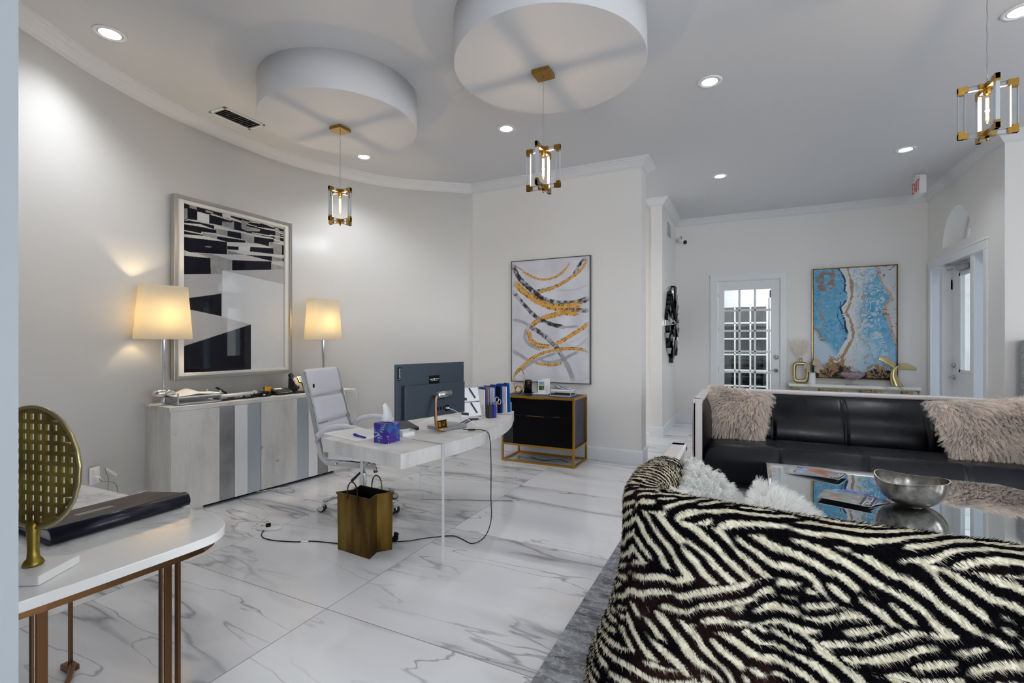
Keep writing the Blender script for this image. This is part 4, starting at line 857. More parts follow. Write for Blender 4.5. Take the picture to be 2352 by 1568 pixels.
    k = rm & (n3 > .60) & (n2 > .45); C = np.where(k[..., None], slin([112, 104, 108]), C)
    # bottom navy and bronze
    bb = np.interp(u, [40, 130, 200, 270, 350, 480, 560, 700, 830, 950, 1110], [1425, 1385, 1365, 1315, 1290, 1340, 1405, 1410, 1350, 1365, 1395]); dk = vm > bb
    cell = vnoise(X + w2 / 900, Z + w1 / 900, 34, 31, 3, .6); bronze = slin([160, 124, 84]) * (.7 + .7 * n3[..., None]); C = np.where(dk[..., None], slin([14, 18, 40]), C)
    k = (vm > bb - 60) & (vm < 1470) & (cell > .49) & ((np.abs(u - 330) < 210) | (np.abs(u - 930) < 190)); C = np.where(k[..., None], bronze, C)
    k = (vm > bb - 120) & (vm < bb) & (cell > .56) & (u > 250) & (u < 480); C = np.where(k[..., None], bronze * 1.1, C)
    return np.clip(C, 0, 1)
picture('canvas', -W3 + t_, W3 - t_, -H3 + t_, H3 - t_, 330, 520, bluecol, M['canvas'], bp, y=0.0)
MB().bx((-W3 + t_, .001, -H3 + t_), (W3 - t_, .036, H3 - t_)).build('canvas_stretcher', M['whitematte'], bp)

# ------------------------------------------------------------------ starburst wall mirror
sb = thing('starburst_mirror', 'round black starburst wall sculpture of radiating mirrored blocks', 'wall art', (-1.118, 8.18, 1.70))
random.seed(11); NR = 40
M['mirrorblack'] = mat('smoked_mirror', rgb(40, 42, 46), .05, 1.0)
M['mirrorpale'] = mat('pale_mirror', rgb(186, 190, 190), .06, 1.0)
for k in range(NR):
    a = 2 * math.pi * k / NR; r0 = .05; r = .26; b = MB(); Rm = .50 + .11 * random.random() + .03 * abs(math.cos(2 * a)); segs = [(.05, .26), (.26, .42), (.42, Rm)]
    for (q0, q1) in segs:
        dep = .020 + .045 * random.random() + .04 * (1 - q1); wd0, wd1 = max(.004, 2 * math.pi * q0 / NR * .42), 2 * math.pi * q1 / NR * .42; mi = 1 if random.random() < .35 else (2 if random.random() < .5 else 0)
        ca, sa = math.cos(a), math.sin(a); P_ = []
        for (q, wdd) in ((q0, wd0), (q1, wd1)):
            for sgn in (-1, 1): P_.append((q * ca - sgn * wdd * sa, q * sa + sgn * wdd * ca))
        tl = random.uniform(-.012, .012)
        vs = [(.004, p[0], p[1]) for p in P_] + [(dep + (tl if i % 2 else -tl), p[0], p[1]) for i, p in enumerate(P_)]
        b.add(vs, [(0, 2, 3, 1), (4, 5, 7, 6), (0, 1, 5, 4), (2, 6, 7, 3), (0, 4, 6, 2), (1, 3, 7, 5)], mi)
    fixnormals(b.build('mirror_ray', [M['black'], M['mirrorpale'], M['mirrorblack']], sb))
MB().lathe([(0, 0), (.06, 0), (.055, .09), (0, .10)], seg=18).build('hub', M['black'], sb).rotation_euler = (0, math.radians(90), 0)
b = MB().lathe([(0, 0), (.46, 0), (.46, .012), (0, .012)], seg=40).build('backing_disc', M['black'], sb); b.rotation_euler = (0, math.radians(90), 0)
# ------------------------------------------------------------------ desk
DC = (-3.978, 2.954); RO, RI = 2.29, 1.46; A0, A1 = math.radians(-10.3), math.radians(22.7); ZT, TH = .765, .088
dk = thing('curved_desk', 'curved grey concrete look desk on clear acrylic panel legs', 'desk', (DC[0], DC[1], 0))
def pol(r, a): return (r * math.cos(a), r * math.sin(a))
def off(a, r, s): p = pol(r, a); return (p[0] - s * math.sin(a), p[1] + s * math.cos(a))
g = .013
arc = [pol(RO, A0 + (A1 - A0) * i / 40) for i in range(41)] + [pol(RI, A1 - (A1 - A0) * i / 40) for i in range(41)]
# trim the two ends of the arc for the acrylic slots
arc[0] = off(A0, RO, g); arc[-1] = off(A0, RI, g); arc[40] = off(A1, RO, -g); arc[41] = off(A1, RI, -g)
MB().prism(arc, ZT - TH, ZT).build('desktop', M['concrete'], dk, bevel=.002)
near = [off(A0, RO, -g), off(A0, RI, -g), off(A0, RI + .05, -.345), off(A0, RO - .0, -.345)]
MB().prism(near, ZT - TH, ZT).build('near_end_slab', M['concrete'], dk, bevel=.002)
far = [off(A1, RO, g), off(A1, RI, g), off(A1, RI, .235), off(A1, RO, .235)]
MB().prism(far, ZT - TH, ZT).build('far_end_slab', M['concrete'], dk, bevel=.002)
for a, nm in ((A0, 'a'), (A1, 'b')):
    b = MB(); p = [off(a, RO, -.0115), off(a, RO, .0115), off(a, RI, .0115), off(a, RI, -.0115)]
    b.add([(q[0], q[1], z) for z in (0.0, ZT + .001) for q in p], [(1, 2, 6, 5), (3, 0, 4, 7), (0, 3, 2, 1)], 0)
    b.add([(q[0], q[1], z) for z in (0.0, ZT + .001) for q in p], [(0, 1, 5, 4), (2, 3, 7, 6), (4, 5, 6, 7)], 1)
    b.build('acrylic_leg_panel', [M['acrylic'], M['acredge']], dk)

# ------------------------------------------------------------------ office chair
ch = thing('office_chair', 'white high back office chair with chrome frame behind the desk', 'chair', (-2.93, 3.12, 0), math.radians(14.5))
# local +x is forward
for k in range(5):
    a = math.radians(72 * k + 62); c_, s_ = math.cos(a), math.sin(a)
    spk = MB().tube([(.03 * c_, .03 * s_, .125), (.12 * c_, .12 * s_, .128), (.24 * c_, .24 * s_, .105), (.315 * c_, .315 * s_, .082)], [.024, .020, .016, .014], 12).build('base_spoke', M['chrome'], ch)
    w = MB().tube([(.315 * c_, .315 * s_, .085), (.315 * c_, .315 * s_, .05)], .009, 8).build('caster_stem', M['chrome'], spk)
    cx, cy = .325 * c_, .325 * s_; ta = a + 1.2
    cs = MB()
    for sg in (-1, 1): cs.tube([(cx + sg * .007 * math.cos(ta), cy + sg * .007 * math.sin(ta), .0285), (cx + sg * .027 * math.cos(ta), cy + sg * .027 * math.sin(ta), .0285)], .028, 20)
    cs.build('caster', M['black'], spk)
    cs = MB().tube([(cx - .03 * math.cos(ta), cy - .03 * math.sin(ta), .034), (cx + .03 * math.cos(ta), cy + .03 * math.sin(ta), .034)], .024, 16).build('caster_hood', M['chrome'], spk)
MB().lathe([(0, .10), (.04, .10), (.042, .15), (.028, .16), (.028, .30), (.025, .305), (0, .305)], seg=24).build('gas_column', M['chrome'], ch)
MB().lathe([(0, .30), (.016, .30), (.016, .40), (0, .40)], seg=20).build('piston', M['steel'], ch)
MB().bx((-.14, -.07, .385), (.12, .07, .43)).bx((-.02, -.1, .41), (.18, .1, .44)).build('tilt_mechanism', M['black'], ch, bevel=.01)
MB().tube([(.05, -.06, .40), (.08, -.17, .36), (.07, -.30, .32)], [.008, .008, .012], 8).build('tilt_lever', M['black'], ch)
MB().tube([(.10, -.02, .40), (.15, -.06, .33)], .018, 10).build('tension_knob', M['black'], ch)
# side rails: follow seat then sweep up the back
def ribpath(y): return [(.26, y, .415), (.18, y, .425), (-.05, y, .43), (-.16, y, .435), (-.215, y, .47), (-.245, y, .54), (-.30, y, .80), (-.36, y, 1.02), (-.405, y, 1.17)]
for y in (-.245, .245):
    pp = smoothpoly(ribpath(y), 6); b = MB(); n = len(pp); vs = []
    for i in range(n):
        t = pp[min(i + 1, n - 1)] - pp[max(i - 1, 0)]; t /= np.linalg.norm(t); nn = np.array([-t[2], 0, t[0]])
        for (o1, o2) in ((-.022, -.010), (.022, -.010), (.022, .010), (-.022, .010)): vs.append(tuple(pp[i] + nn * o1 + np.array([0, o2, 0])))
    fs = [(i * 4 + q, i * 4 + (q + 1) % 4, (i + 1) * 4 + (q + 1) % 4, (i + 1) * 4 + q) for i in range(n - 1) for q in range(4)] + [(0, 3, 2, 1), ((n - 1) * 4, (n - 1) * 4 + 1, (n - 1) * 4 + 2, (n - 1) * 4 + 3)]
    b.add(vs, fs, 0, False); b.build('side_rail', M['chrome'], ch, bevel=.006)
# padded cushions
def pad(name, p0, p1, w, th, seed=0):
    """puffy panel between p0 and p1 (xz), across y"""
    p0 = np.array(p0, float); p1 = np.array(p1, float); d = p1 - p0; L = np.linalg.norm(d); d /= L; nn = np.array([-d[1], d[0]])
    def fn(u, v):
        a = u * 2 * math.pi; c, s = math.cos(a), math.sin(a); pc = math.copysign(abs(c) ** .35, c); ps = math.copysign(abs(s) ** .35, s)
        return None
    b = MB(); nu, nv = 26, 20
    for sgn in (1, -1):
        def f2(u, v):
            x = (u - .5) * 2; y = (v - .5) * 2
            h = th * max(0.0, (1 - abs(x) ** 6)) ** .5 * max(0.0, (1 - abs(y) ** 6)) ** .5 * (sgn if sgn > 0 else -.55)
            q = p0 + d * L * u + nn * h
            return (q[0], y * w / 2, q[1])
        b.grid(f2, nu, nv)
    return fixnormals(b.build(name, M['chairwhite'], ch))
pad('back_cushion', (-.245, .50), (-.292, .735), .47, -.040)
pad('back_cushion', (-.292, .742), (-.350, .955), .47, -.042)
pad('back_cushion', (-.350, .962), (-.402, 1.185), .47, -.042)
pad('seat_cushion', (-.20, .465), (.02, .462), .48, .040)
pad('seat_cushion', (.025, .462), (.27, .458), .48, .040)
MB().bx((-.336, -.205, 1.035), (-.330, -.190, 1.065)).build('maker_tag', M['blackmatte'], ch)
for y in (-.275, .275):
    ap = smoothpoly([(-.262, y, .60), (-.235, y, .655), (-.15, y, .705), (-.02, y, .722), (.12, y, .70), (.20, y, .66), (.22, y, .60), (.20, y, .50), (.16, y, .435)], 6)
    MB().tube([tuple(p) for p in ap], .012, 10).build('arm_frame', M['chrome'], ch)
    tp = smoothpoly([(-.245, y, .655), (-.16, y, .715), (-.02, y, .736), (.12, y, .715), (.19, y, .675)], 6)
    o = MB().tube([tuple(p) for p in tp], .024, 12).build('arm_pad', M['chairwhite'], ch)
MB().tube([(-.405, -.245, 1.165), (-.415, 0, 1.165), (-.405, .245, 1.165)], .010, 8).build('top_bar', M['chrome'], ch)
MB().tube([(-.1, -.275, .43), (-.1, .275, .43)], .012, 8).tube([(.16, -.275, .43), (.16, .275, .43)], .012, 8).build('cross_bar', M['chrome'], ch)

# ------------------------------------------------------------------ monitor
mo = thing('desktop_computer', 'dark grey all in one computer seen from the back on the desk', 'computer', (-2.12, 2.975, ZT), math.atan2(3.311 - 2.673, -2.051 + 2.213))
# local x along the screen (towards far end), local -y faces the visitor
Wm = .66
shl = MB().bx((-Wm / 2, -.006, .088), (Wm / 2, .010, .488)).build('screen_shell', M['monitorback'], mo, bevel=.004)
MB().bx((-Wm / 2 + .006, .010, .094), (Wm / 2 - .006, .012, .482)).build('screen', M['darkglass'], shl)
rhs = MB().bx((-Wm / 2 + .055, -.038, .092), (Wm / 2 - .02, -.004, .335)).build('rear_housing', M['monitorback'], mo, bevel=.006); rh_ = None
MB().bx((-.035, -.0075, .458), (.075, -.0055, .488)).build('camera_cover', M['monitorback'], shl, bevel=.001)
MB().bx((-Wm / 2 + .018, -.0085, .375), (-Wm / 2 + .045, -.0060, .468)).build('brand_plate', M['blackmatte'], shl)
text_part('Lenovo', .026, 'brand_lettering', M['white'], shl, (-Wm / 2 + .0315, -.0095, .4215), (math.radians(90), math.radians(-90), 0), .0004)
MB().bx((-.03, -.0085, .335), (.07, -.0060, .395)).build('company_sticker', M['blackmatte'], shl)
MB().bx((-.025, -.0095, .366), (.014, -.0085, .370)).bx((.026, -.0095, .366), (.065, -.0085, .370)).bx((.016, -.0095, .362), (.024, -.0085, .374)).bx((-.012, -.0095, .356), (.052, -.0085, .358)).build('sticker_lettering', M['paper'], shl)
MB().tube([(.0, -.055, .250), (.135, -.055, .258)], .027, 20).build('hinge_barrel', M['steel'], mo)
MB().bx((.0, -.05, .215), (.09, -.036, .26)).build('hinge_block', M['black'], rhs, bevel=.005)
MB().tube([tuple(p) for p in smoothpoly([(.012, -.058, .252), (-.018, -.072, .235), (-.035, -.085, .18), (-.062, -.12, .08), (-.070, -.145, .03), (-.045, -.165, .013), (-.010, -.168, .013)], 6)], .0115, 14).build('stand_arm', M['copper'], mo)
MB().bx((-.035, -.185, .002), (.19, .01, .030)).build('stand_foot', M['steel'], mo, bevel=.006)
b = MB()
for i in range(5): b.bx((-.005 + i * .028, -.0395, .135), (.008 + i * .028, -.038, .158))
b.bx((.10, -.0395, .12), (.14, -.038, .165)); b.build('rear_ports', M['blackmatte'], rhs)
MB().tube([tuple(p) for p in smoothpoly([(.115, -.045, .145), (.16, -.09, .12), (.24, -.18, .04), (.28, -.22, .004)], 5)], .0022, 6).build('white_cable', M['wcable'], mo)
MB().bx((.105, -.062, .138), (.122, -.038, .152)).build('cable_plug', M['white'], mo, bevel=.002)
# bronze business card stand in front of the computer
bc = thing('card_holder', 'small black and gold card stand leaning on the computer foot', 'card holder', (-1.975, 2.86, ZT + .031), mo.rotation_euler.z)
MB().box((0, -.03, .030), (.088, .003, .058), rx=-.18).build('card', M['blackmatte'], bc)
MB().box((-.044, -.032, .032), (.006, .006, .062), rx=-.18).box((.044, -.032, .032), (.006, .006, .062), rx=-.18).box((0, -.037, .004), (.092, .016, .008)).build('card_frame', M['gold'], bc)
MB().box((-.022, -.0335, .032), (.022, .001, .036), rx=-.18).build('card_emblem', M['brass'], bc)
b = MB()
for i in range(4): b.box((.016, -.0335 - .0, .046 - i * .009), (.032, .001, .003), rx=-.18)
b.build('card_lettering', M['brass'], bc)
# power brick cable to the floor
def cable(name, pts, r, m, label, cat, k=6):
    o = MB().tube([tuple(p) for p in smoothpoly(pts, k)], r, 8).build(name, m); return tagp(o, label, cat)
# tissue box
tb = thing('tissue_box', 'purple patterned tissue box with a white tissue sticking up', 'tissue box', (-2.095, 2.447, ZT), math.radians(2))
MB().bx((-.058, -.058, 0), (.058, .058, .128)).build('box_body', M['tissueprint'], tb, bevel=.002)
MB().lathe([(0, .1285), (.034, .1285), (.034, .1292), (0, .1292)], seg=24, sx=1.2, sy=.6).build('box_opening', M['blackmatte'], tb)
def tis(u, v):
    a = (u - .5) * 2; w = .046 * (1 - .60 * v) ; return (a * w + .015 * v * math.sin(4 * v), .004 * math.sin(a * 3 + v * 2) + .004 * a, .125 + .125 * v * (1 - .12 * a * a) + .002 * math.sin(a * 9))
o = MB().grid(tis, 22, 16).build('tissue', M['paper'], tb); md = o.modifiers.new('s', 'SOLIDIFY'); md.thickness = .001; md.offset = 0
def tis2(u, v):
    a = (u - .5) * 2; return (a * .034 * (1 - .3 * v) - .004, .016 + .010 * math.sin(a * 4 + 1) - .01 * v, .125 + .032 * v)
o = MB().grid(tis2, 14, 10).build('tissue_fold', M['paper'], tb); md = o.modifiers.new('s', 'SOLIDIFY'); md.thickness = .001; md.offset = 0
# pen and paper on the near slab
pa = thing('paper_sheet', 'white sheet of paper on the near end of the desk', 'paper', (-2.44, 2.56, ZT + .001), math.radians(-14))
MB().bx((-.22, -.15, 0), (.21, .14, .0012)).build('sheet', M['paper'], pa)
b = MB()
random.seed(2)
for i in range(10): b.bx((-.18, -.12 + i * .024, .0013), (-.18 + .34 * random.uniform(.6, 1), -.12 + i * .024 + .003, .0016))
b.build('printed_lines', mat('grey_print', rgb(176, 178, 186), .7), pa)
pn = thing('pen', 'blue capped pen lying on the paper at the near end of the desk', 'pen', (-2.35, 2.47, ZT + .0105), math.radians(-17))
MB().tube([(-.075, 0, 0), (-.072, 0, 0), (-.02, 0, 0), (-.018, 0, 0), (.06, 0, 0), (.078, 0, 0)], [.007, .008, .008, .0062, .0062, .0045], 12).build('barrel', M['bluepen'], pn)
MB().bx((-.072, -.002, .008), (-.03, .002, .0105)).build('clip', M['bluepen'], pn)
# black phone like boxes behind the computer
kb = thing('black_keypad', 'low black desk phone pad beside the computer foot', 'phone', (-2.27, 2.80, ZT), math.radians(72))
MB().add([(-.11, -.08, 0), (.11, -.08, 0), (.11, .08, 0), (-.11, .08, 0), (-.11, -.08, .022), (.11, -.08, .022), (.11, .08, .055), (-.11, .08, .055)], [(0, 3, 2, 1), (4, 5, 6, 7), (0, 1, 5, 4), (1, 2, 6, 5), (2, 3, 7, 6), (3, 0, 4, 7)]).build('pad_body', M['black'], kb, bevel=.005)
MB().bx((-.13, .09, .005), (.12, .14, .028)).build('pad_stand', M['black'], kb, bevel=.006)
ck = thing('card_tray', 'clear acrylic tray of white cards between the tissue box and the computer', 'tray', (-2.11, 2.665, ZT), math.radians(70))
MB().bx((-.05, -.035, 0), (.05, .035, .003)).bx((-.05, -.035, 0), (-.047, .035, .04)).bx((.047, -.035, 0), (.05, .035, .04)).bx((-.05, .032, 0), (.05, .035, .04)).build('tray_body', M['acredge'], ck)
for i in range(3): MB().bx((-.045, -.031, .0032 + i * .008), (.045, .030, .0105 + i * .008)).build('card_stack', M['paper'], ck)
# desk pad / planner
dp = thing('desk_planner', 'white desk planner with a dark blue banner under the computer screen', 'planner', (-2.17, 3.20, ZT + .0008), math.radians(102))
MB().bx((-.30, -.20, 0), (.30, .20, .002)).build('planner_sheet', M['paper'], dp)
MB().bx((-.28, -.195, .0021), (.28, -.125, .0024)).build('planner_banner', mat('banner_blue', rgb(54, 64, 96), .5), dp)
b = MB()
for i in range(6): b.bx((.02 + i * .035, -.165, .0025), (.045 + i * .035, -.158, .0027))
b.build('banner_lettering', M['paper'], dp)
# leaning brochure display in clear acrylic
bd = thing('brochure_display', 'leaning clear acrylic display with two tiers of blue edged leaflets', 'display', (-2.04, 3.43, ZT), math.radians(58))
MB().box((0, .045, .125), (.20, .003, .32), rx=-.28).bx((-.08, -.03, 0), (.08, .09, .003)).build('display_panel', M['acrylic'], bd)
MB().box((-.10, .045, .145), (.003, .005, .32), rx=-.28).box((.10, .045, .145), (.003, .005, .32), rx=-.28).build('display_edge', M['acredge'], bd)
for i, (z, y) in enumerate(((.085, .03), (.205, .065))):
    MB().box((0, y - .006, z), (.185, .004, .115), rx=-.28).build('leaflet', M['paper'], bd)
    MB().box((0, y - .0095 - .008, z - .040), (.185, .002, .022), rx=-.28, ry=.16).build('leaflet_band', M['navy'], bd)
    MB().box((.03, y - .0095, z + .012), (.014, .002, .10), rx=-.28, ry=-.5).build('leaflet_stripe', M['navy'], bd)
lb = MB().bx((-.045, -.028, 0.0), (.045, -.025, .016)).build('label_strip', M['navy'], bd)
# folders in the rack
rk = thing('folder_rack', 'clear acrylic rack holding upright folders at the far end of the desk', 'rack', (-2.06, 3.86, ZT), math.radians(68))
b = MB().bx((-.20, -.06, 0), (.17, .06, .004))
for x in (-.19, -.10, -.02, .06, .155): b.bx((x, -.06, 0), (x + .003, .06, .09))
b.build('rack_body', M['acredge'], rk)
fo = [(-.170, 'paper', .225), (-.150, 'bluefolder', .235), (-.125, 'manila', .235), (-.115, 'bluefolder', .24), (-.065, 'paper', .235), (-.055, 'bluefolder', .245), (.005, 'navy', .24), (.030, 'bluefolder', .25), (.085, 'paper', .235), (.10, 'bluefolder', .25), (.13, 'lbluefolder', .255)]
names = {'manila': 'brown', 'paper': 'white', 'bluefolder': 'royal blue', 'navy': 'navy', 'lbluefolder': 'bright light blue'}
order = ['first', 'second', 'third', 'fourth', 'fifth', 'sixth', 'seventh', 'eighth', 'ninth', 'tenth', 'last']
for i, (x, c, hgt) in enumerate(fo):
    f = thing('folder', '%s folder standing in the clear rack, %s from the computer side' % (names[c], order[i]), 'folder', (0, 0, 0), 0, 'folders in the clear desk rack')
    f.location = Matrix.Rotation(math.radians(68), 4, 'Z') @ Vector((x, 0, 0)) + Vector((-2.06, 3.86, ZT + .004)); f.rotation_euler = (0, random.uniform(-.05, .02), math.radians(68))
    MB().bx((-.0035, -.075, 0), (.0035, .085, hgt)).build('folder_cover', M[c], f)
    MB().bx((-.0015, -.07, hgt), (.0015, .0, hgt + .010)).build('folder_tab', M['bluefolder'] if c != 'manila' else M['manila'], f)
# pen cup
pc = thing('pen_holder', 'black and blue pen holder with scissors in front of the folders', 'pen holder', (-1.955, 3.62, ZT), math.radians(60))
MB().bx((-.048, -.028, 0), (-.004, .028, .105)).build('black_cup', M['black'], pc, bevel=.004)
MB().bx((-.002, -.028, 0), (.030, .028, .108)).build('blue_cup', M['bluepen'], pc, bevel=.004)
for i, x in enumerate((-.036, -.02, .008, .02)): MB().tube([(x, .005, .03), (x + .003, .008, .128)], .0035, 8).build('pen', [M['black'], M['blackmatte'], M['bluepen'], M['bluepen']][i], pc)
sc_ = MB().tube([(.05 + .018 * math.cos(a), .0, .150 + .022 * math.sin(a)) for a in np.linspace(0, 6.28, 18)][:-1], .0035, 8, closed=True).tube([(.078 + .016 * math.cos(a), .004, .128 + .02 * math.sin(a)) for a in np.linspace(0, 6.28, 18)][:-1], .0035, 8, closed=True).tube([(.045, 0, .13), (.03, 0, .09), (.012, 0, .03)], .004, 6).tube([(.062, .004, .115), (.03, .004, .09), (.018, .004, .03)], .004, 6)
sc_.build('scissors', M['steel'], pc)
MB().tube([(.02, 0, .05), (.05, .0, .12)], .006, 8).build('orange_marker', mat('orange_marker', rgb(220, 130, 20), .4), pc)
MB().tube([(.02, .01, .05), (.043, .012, .095)], .006, 8).build('cyan_marker', mat('cyan_marker', rgb(60, 170, 210), .4), pc)
# waste bin shaped like a paper bag
wb = thing('waste_bin', 'antiqued brass waste bin shaped like a paper shopping bag', 'waste bin', (-2.20, 2.402, 0))
A_, B_, D_ = Vector((-.301, .023)), Vector((0, 0)), Vector((.034, .182)); E_ = A_ + D_
Fr, Fl = Vector((-.028, .100)), A_ + Vector((.060, .082)); Hb = .388
pl = [A_, B_, Fr, D_, E_, Fl]
b = MB(); vs = [(p.x, p.y, 0.0) for p in pl] + [(p.x * 1.02 + .0, p.y * 1.02, Hb) for p in pl]; n = 6
ins = lambda p: Vector((p.x * .965 - .005, p.y * .94 + .006))
vs += [(ins(p).x, ins(p).y, Hb) for p in pl] + [(ins(p).x, ins(p).y, .012) for p in pl]
fs = [tuple(range(6))[::-1]] + [(i, (i + 1) % 6, 6 + (i + 1) % 6, 6 + i) for i in range(6)] + [(6 + i, 6 + (i + 1) % 6, 12 + (i + 1) % 6, 12 + i) for i in range(6)] + [(12 + i, 12 + (i + 1) % 6, 18 + (i + 1) % 6, 18 + i) for i in range(6)] + [(18, 19, 20, 21, 22, 23)]
b.add(vs, fs[:7], 0); b.add(vs, fs[7:], 1)
fixnormals(b.build('bin_body', [M['antique'], M['blackmatte']], wb))
rimp = [(p.x * 1.02, p.y * 1.02) for p in pl]
MB().sweep(rimp, [(-.004, Hb - .012), (.003, Hb - .012), (.003, Hb + .003), (-.004, Hb + .003)], closed=True).build('bin_rim', M['antique'], wb)
def handle(p, q, off_):
    c = (p + q) / 2; d = (q - p).normalized(); pts = []
    for i in range(15):
        a = math.pi * i / 14; pts.append((c.x - d.x * .048 * math.cos(a) + off_.x, c.y - d.y * .048 * math.cos(a) + off_.y, Hb + .005 + .088 * math.sin(a) ** .8))
    pts = [(pts[0][0], pts[0][1], Hb - .03)] + pts + [(pts[-1][0], pts[-1][1], Hb - .03)]
    MB().tube(pts, .0042, 8).build('bin_handle', M['antique'], wb)
handle(A_, B_, Vector((-.002, -.007))); handle(E_, D_, Vector((0, .006)))

# ------------------------------------------------------------------ cables
cable('power_cable', [(-1.83, 2.95, ZT + .02), (-1.775, 3.0, ZT + .012), (-1.72, 3.04, ZT + .008), (-1.675, 3.06, ZT - .03), (-1.66, 3.06, .55), (-1.655, 3.05, .30), (-1.66, 3.06, .12), (-1.68, 3.0, .02), (-1.72, 2.90, .004), (-1.82, 2.93, .004), (-1.92, 2.95, .004), (-2.05, 2.85, .004), (-2.15, 2.74, .004), (-2.24, 2.68, .004)], .0035, M['cable'], 'black power cable hanging from the desk edge to the floor', 'cable')
tagp(MB().tube([(-1.80, 2.975, ZT + .014), (-1.765, 3.01, ZT + .012)], .007, 10).build('ferrite_bead', M['cable']), 'black ferrite bead on the cable behind the computer', 'cable')
pp = thing('power_adapter', 'black plug adapter lying on the floor right of the brass bin', 'plug', (-2.235, 2.695, 0))
MB().box((0, 0, .02), (.035, .05, .03), rz=.3).tube([(0, 0, .03), (.012, .004, .06)], [.008, .020], 10).build('adapter_body', M['blackmatte'], pp, bevel=.004)
cable('extension_cable', [(-2.50, 2.50, .004), (-2.75, 2.44, .004), (-2.85, 2.38, .004), (-3.01, 2.328, .004), (-3.12, 2.325, .004), (-3.20, 2.37, .004), (-3.245, 2.44, .01), (-3.22, 2.47, .02)], .004, M['cable'], 'black extension cable on the floor left of the brass bin', 'cable')
tagp(MB().box((-2.80, 2.41, .006), (.05, .014, .008), rz=.5).build('cable_tag', M['white']), 'white tag wrapped round the black cable on the floor', 'tag')
ps = thing('socket_strip', 'white round ended socket strip on the floor between credenza and bin', 'socket strip', (-3.24, 2.46, 0), math.radians(28))
MB().lathe([(0, 0), (.06, 0), (.065, .010), (.06, .022), (0, .022)], seg=32, sx=1.5, sy=.75).build('strip_body', M['white'], ps)
MB().box((.0, -.01, .034), (.035, .028, .026), rz=.4).build('black_plug', M['blackmatte'], ps, bevel=.006)
MB().box((-.055, .008, .023), (.012, .02, .004)).build('socket_face', mat('socket_grey', rgb(150, 152, 156), .5), ps)
cable('white_cable', [(-4.06, 2.80, .02), (-3.95, 2.76, .004), (-3.80, 2.747, .003), (-3.62, 2.715, .003), (-3.50, 2.65, .003), (-3.42, 2.52, .003), (-3.38, 2.42, .003), (-3.33, 2.40, .006)], .0028, M['wcable'], 'thin white cable running from under the credenza to the socket strip', 'cable')
cable('cable_loop', [(-4.05, 2.95, .03), (-3.98, 3.1, .03), (-3.93, 3.22, .02), (-3.90, 3.20, .01), (-3.93, 3.10, .012), (-4.0, 3.14, .03)], .003, M['wcable'], 'white cable loop hanging below the credenza doors', 'cable')
ol = thing('wall_outlet', 'white wall outlet with plugged cords low on the left wall', 'outlet', (-4.435, 1.90, .40), math.radians(90 - 62 + 0))
ol.rotation_euler = (0, 0, math.atan2(2.184 - 1.841, -4.559 + 4.431) + math.pi)
ol.location = (-4.438, 1.885, .40)
MB().bx((-.04, 0, -.065), (.04, .008, .065)).build('outlet_plate', M['white'], ol, bevel=.003)
MB().box((0, .012, .03), (.03, .01, .03)).build('socket', M['whitematte'], ol, bevel=.003)
MB().box((0, .025, -.02), (.034, .035, .03)).build('plug', M['whitematte'], ol, bevel=.005)
MB().box((-.10, .04, .0), (.11, .02, .02), ry=-.7).build('cord_end', M['whitematte'], ol, bevel=.004)
MB().tube([tuple(p) for p in smoothpoly([(0, .04, -.02), (-.02, .05, -.05), (-.06, .05, -.06), (-.13, .05, -.10), (-.16, .04, -.2), (-.17, .03, -.36)], 5)], .003, 6).tube([tuple(p) for p in smoothpoly([(-.04, .05, .05), (-.055, .05, .0), (-.07, .05, -.05), (-.065, .04, -.2), (-.07, .03, -.38)], 5)], .003, 6).build('plug_cord', mat('grey_cord', rgb(150, 150, 150), .5), ol)
# ------------------------------------------------------------------ things on the credenza (s along it, d behind its front)
def crp(s_, d_, z=.881):
    v_ = Matrix.Rotation(CRZ, 4, 'Z') @ Vector((s_, d_, 0)); return (-4.17 + v_.x, 2.27 + v_.y, z)
lt = thing('letter_tray', 'two tier clear letter tray of white papers beside the near table lamp', 'tray', crp(.265, .20), CRZ)
b = MB()
for z in (.004, .058): b.bx((-.17, -.13, z), (.17, .13, z + .003))
for x in (-.17, .167): b.bx((x, -.13, 0), (x + .003, -.10, .10)).bx((x, .10, 0), (x + .003, .13, .10))
b.build('tray_body', M['acredge'], lt)
MB().bx((-.16, -.12, .008), (.16, .12, .014)).build('lower_papers', M['paper'], lt)
def bent(u, v):
    x = (u - .5) * .38; return (x, (v - .5) * .24, .078 + .034 * math.exp(-((x + .01) / .075) ** 2) * (.3 + .9 * v))
MB().bx((-.165, -.12, .062), (.165, .12, .072)).build('paper_stack', M['paper'], lt)
o = MB().grid(bent, 30, 8).build('curled_sheet', M['paper'], lt); md = o.modifiers.new('s', 'SOLIDIFY'); md.thickness = .003
st = thing('three_hole_punch', 'large white and black heavy duty hole punch on the credenza', 'hole punch', crp(.60, .15), CRZ)
MB().bx((-.16, -.05, 0), (.15, .05, .012)).build('punch_base', M['black'], st, bevel=.003)
MB().tube([(-.155, -.012, .038), (.155, -.012, .045)], .017, 14).build('punch_handle', M['white'], st)
MB().bx((-.13, -.02, .012), (-.08, .03, .03)).bx((-.02, -.02, .012), (.03, .03, .03)).bx((.08, -.02, .012), (.13, .03, .03)).build('punch_head', M['steel'], st, bevel=.003)
sp2 = thing('stapler', 'black long arm stapler standing open beside the white hole punch', 'stapler', crp(.56, .30), CRZ)
MB().box((0, 0, .006), (.16, .04, .012)).build('stapler_base', M['black'], sp2, bevel=.003)
MB().box((-.01, 0, .075), (.12, .025, .018), ry=.62).build('stapler_arm', M['black'], sp2, bevel=.005)
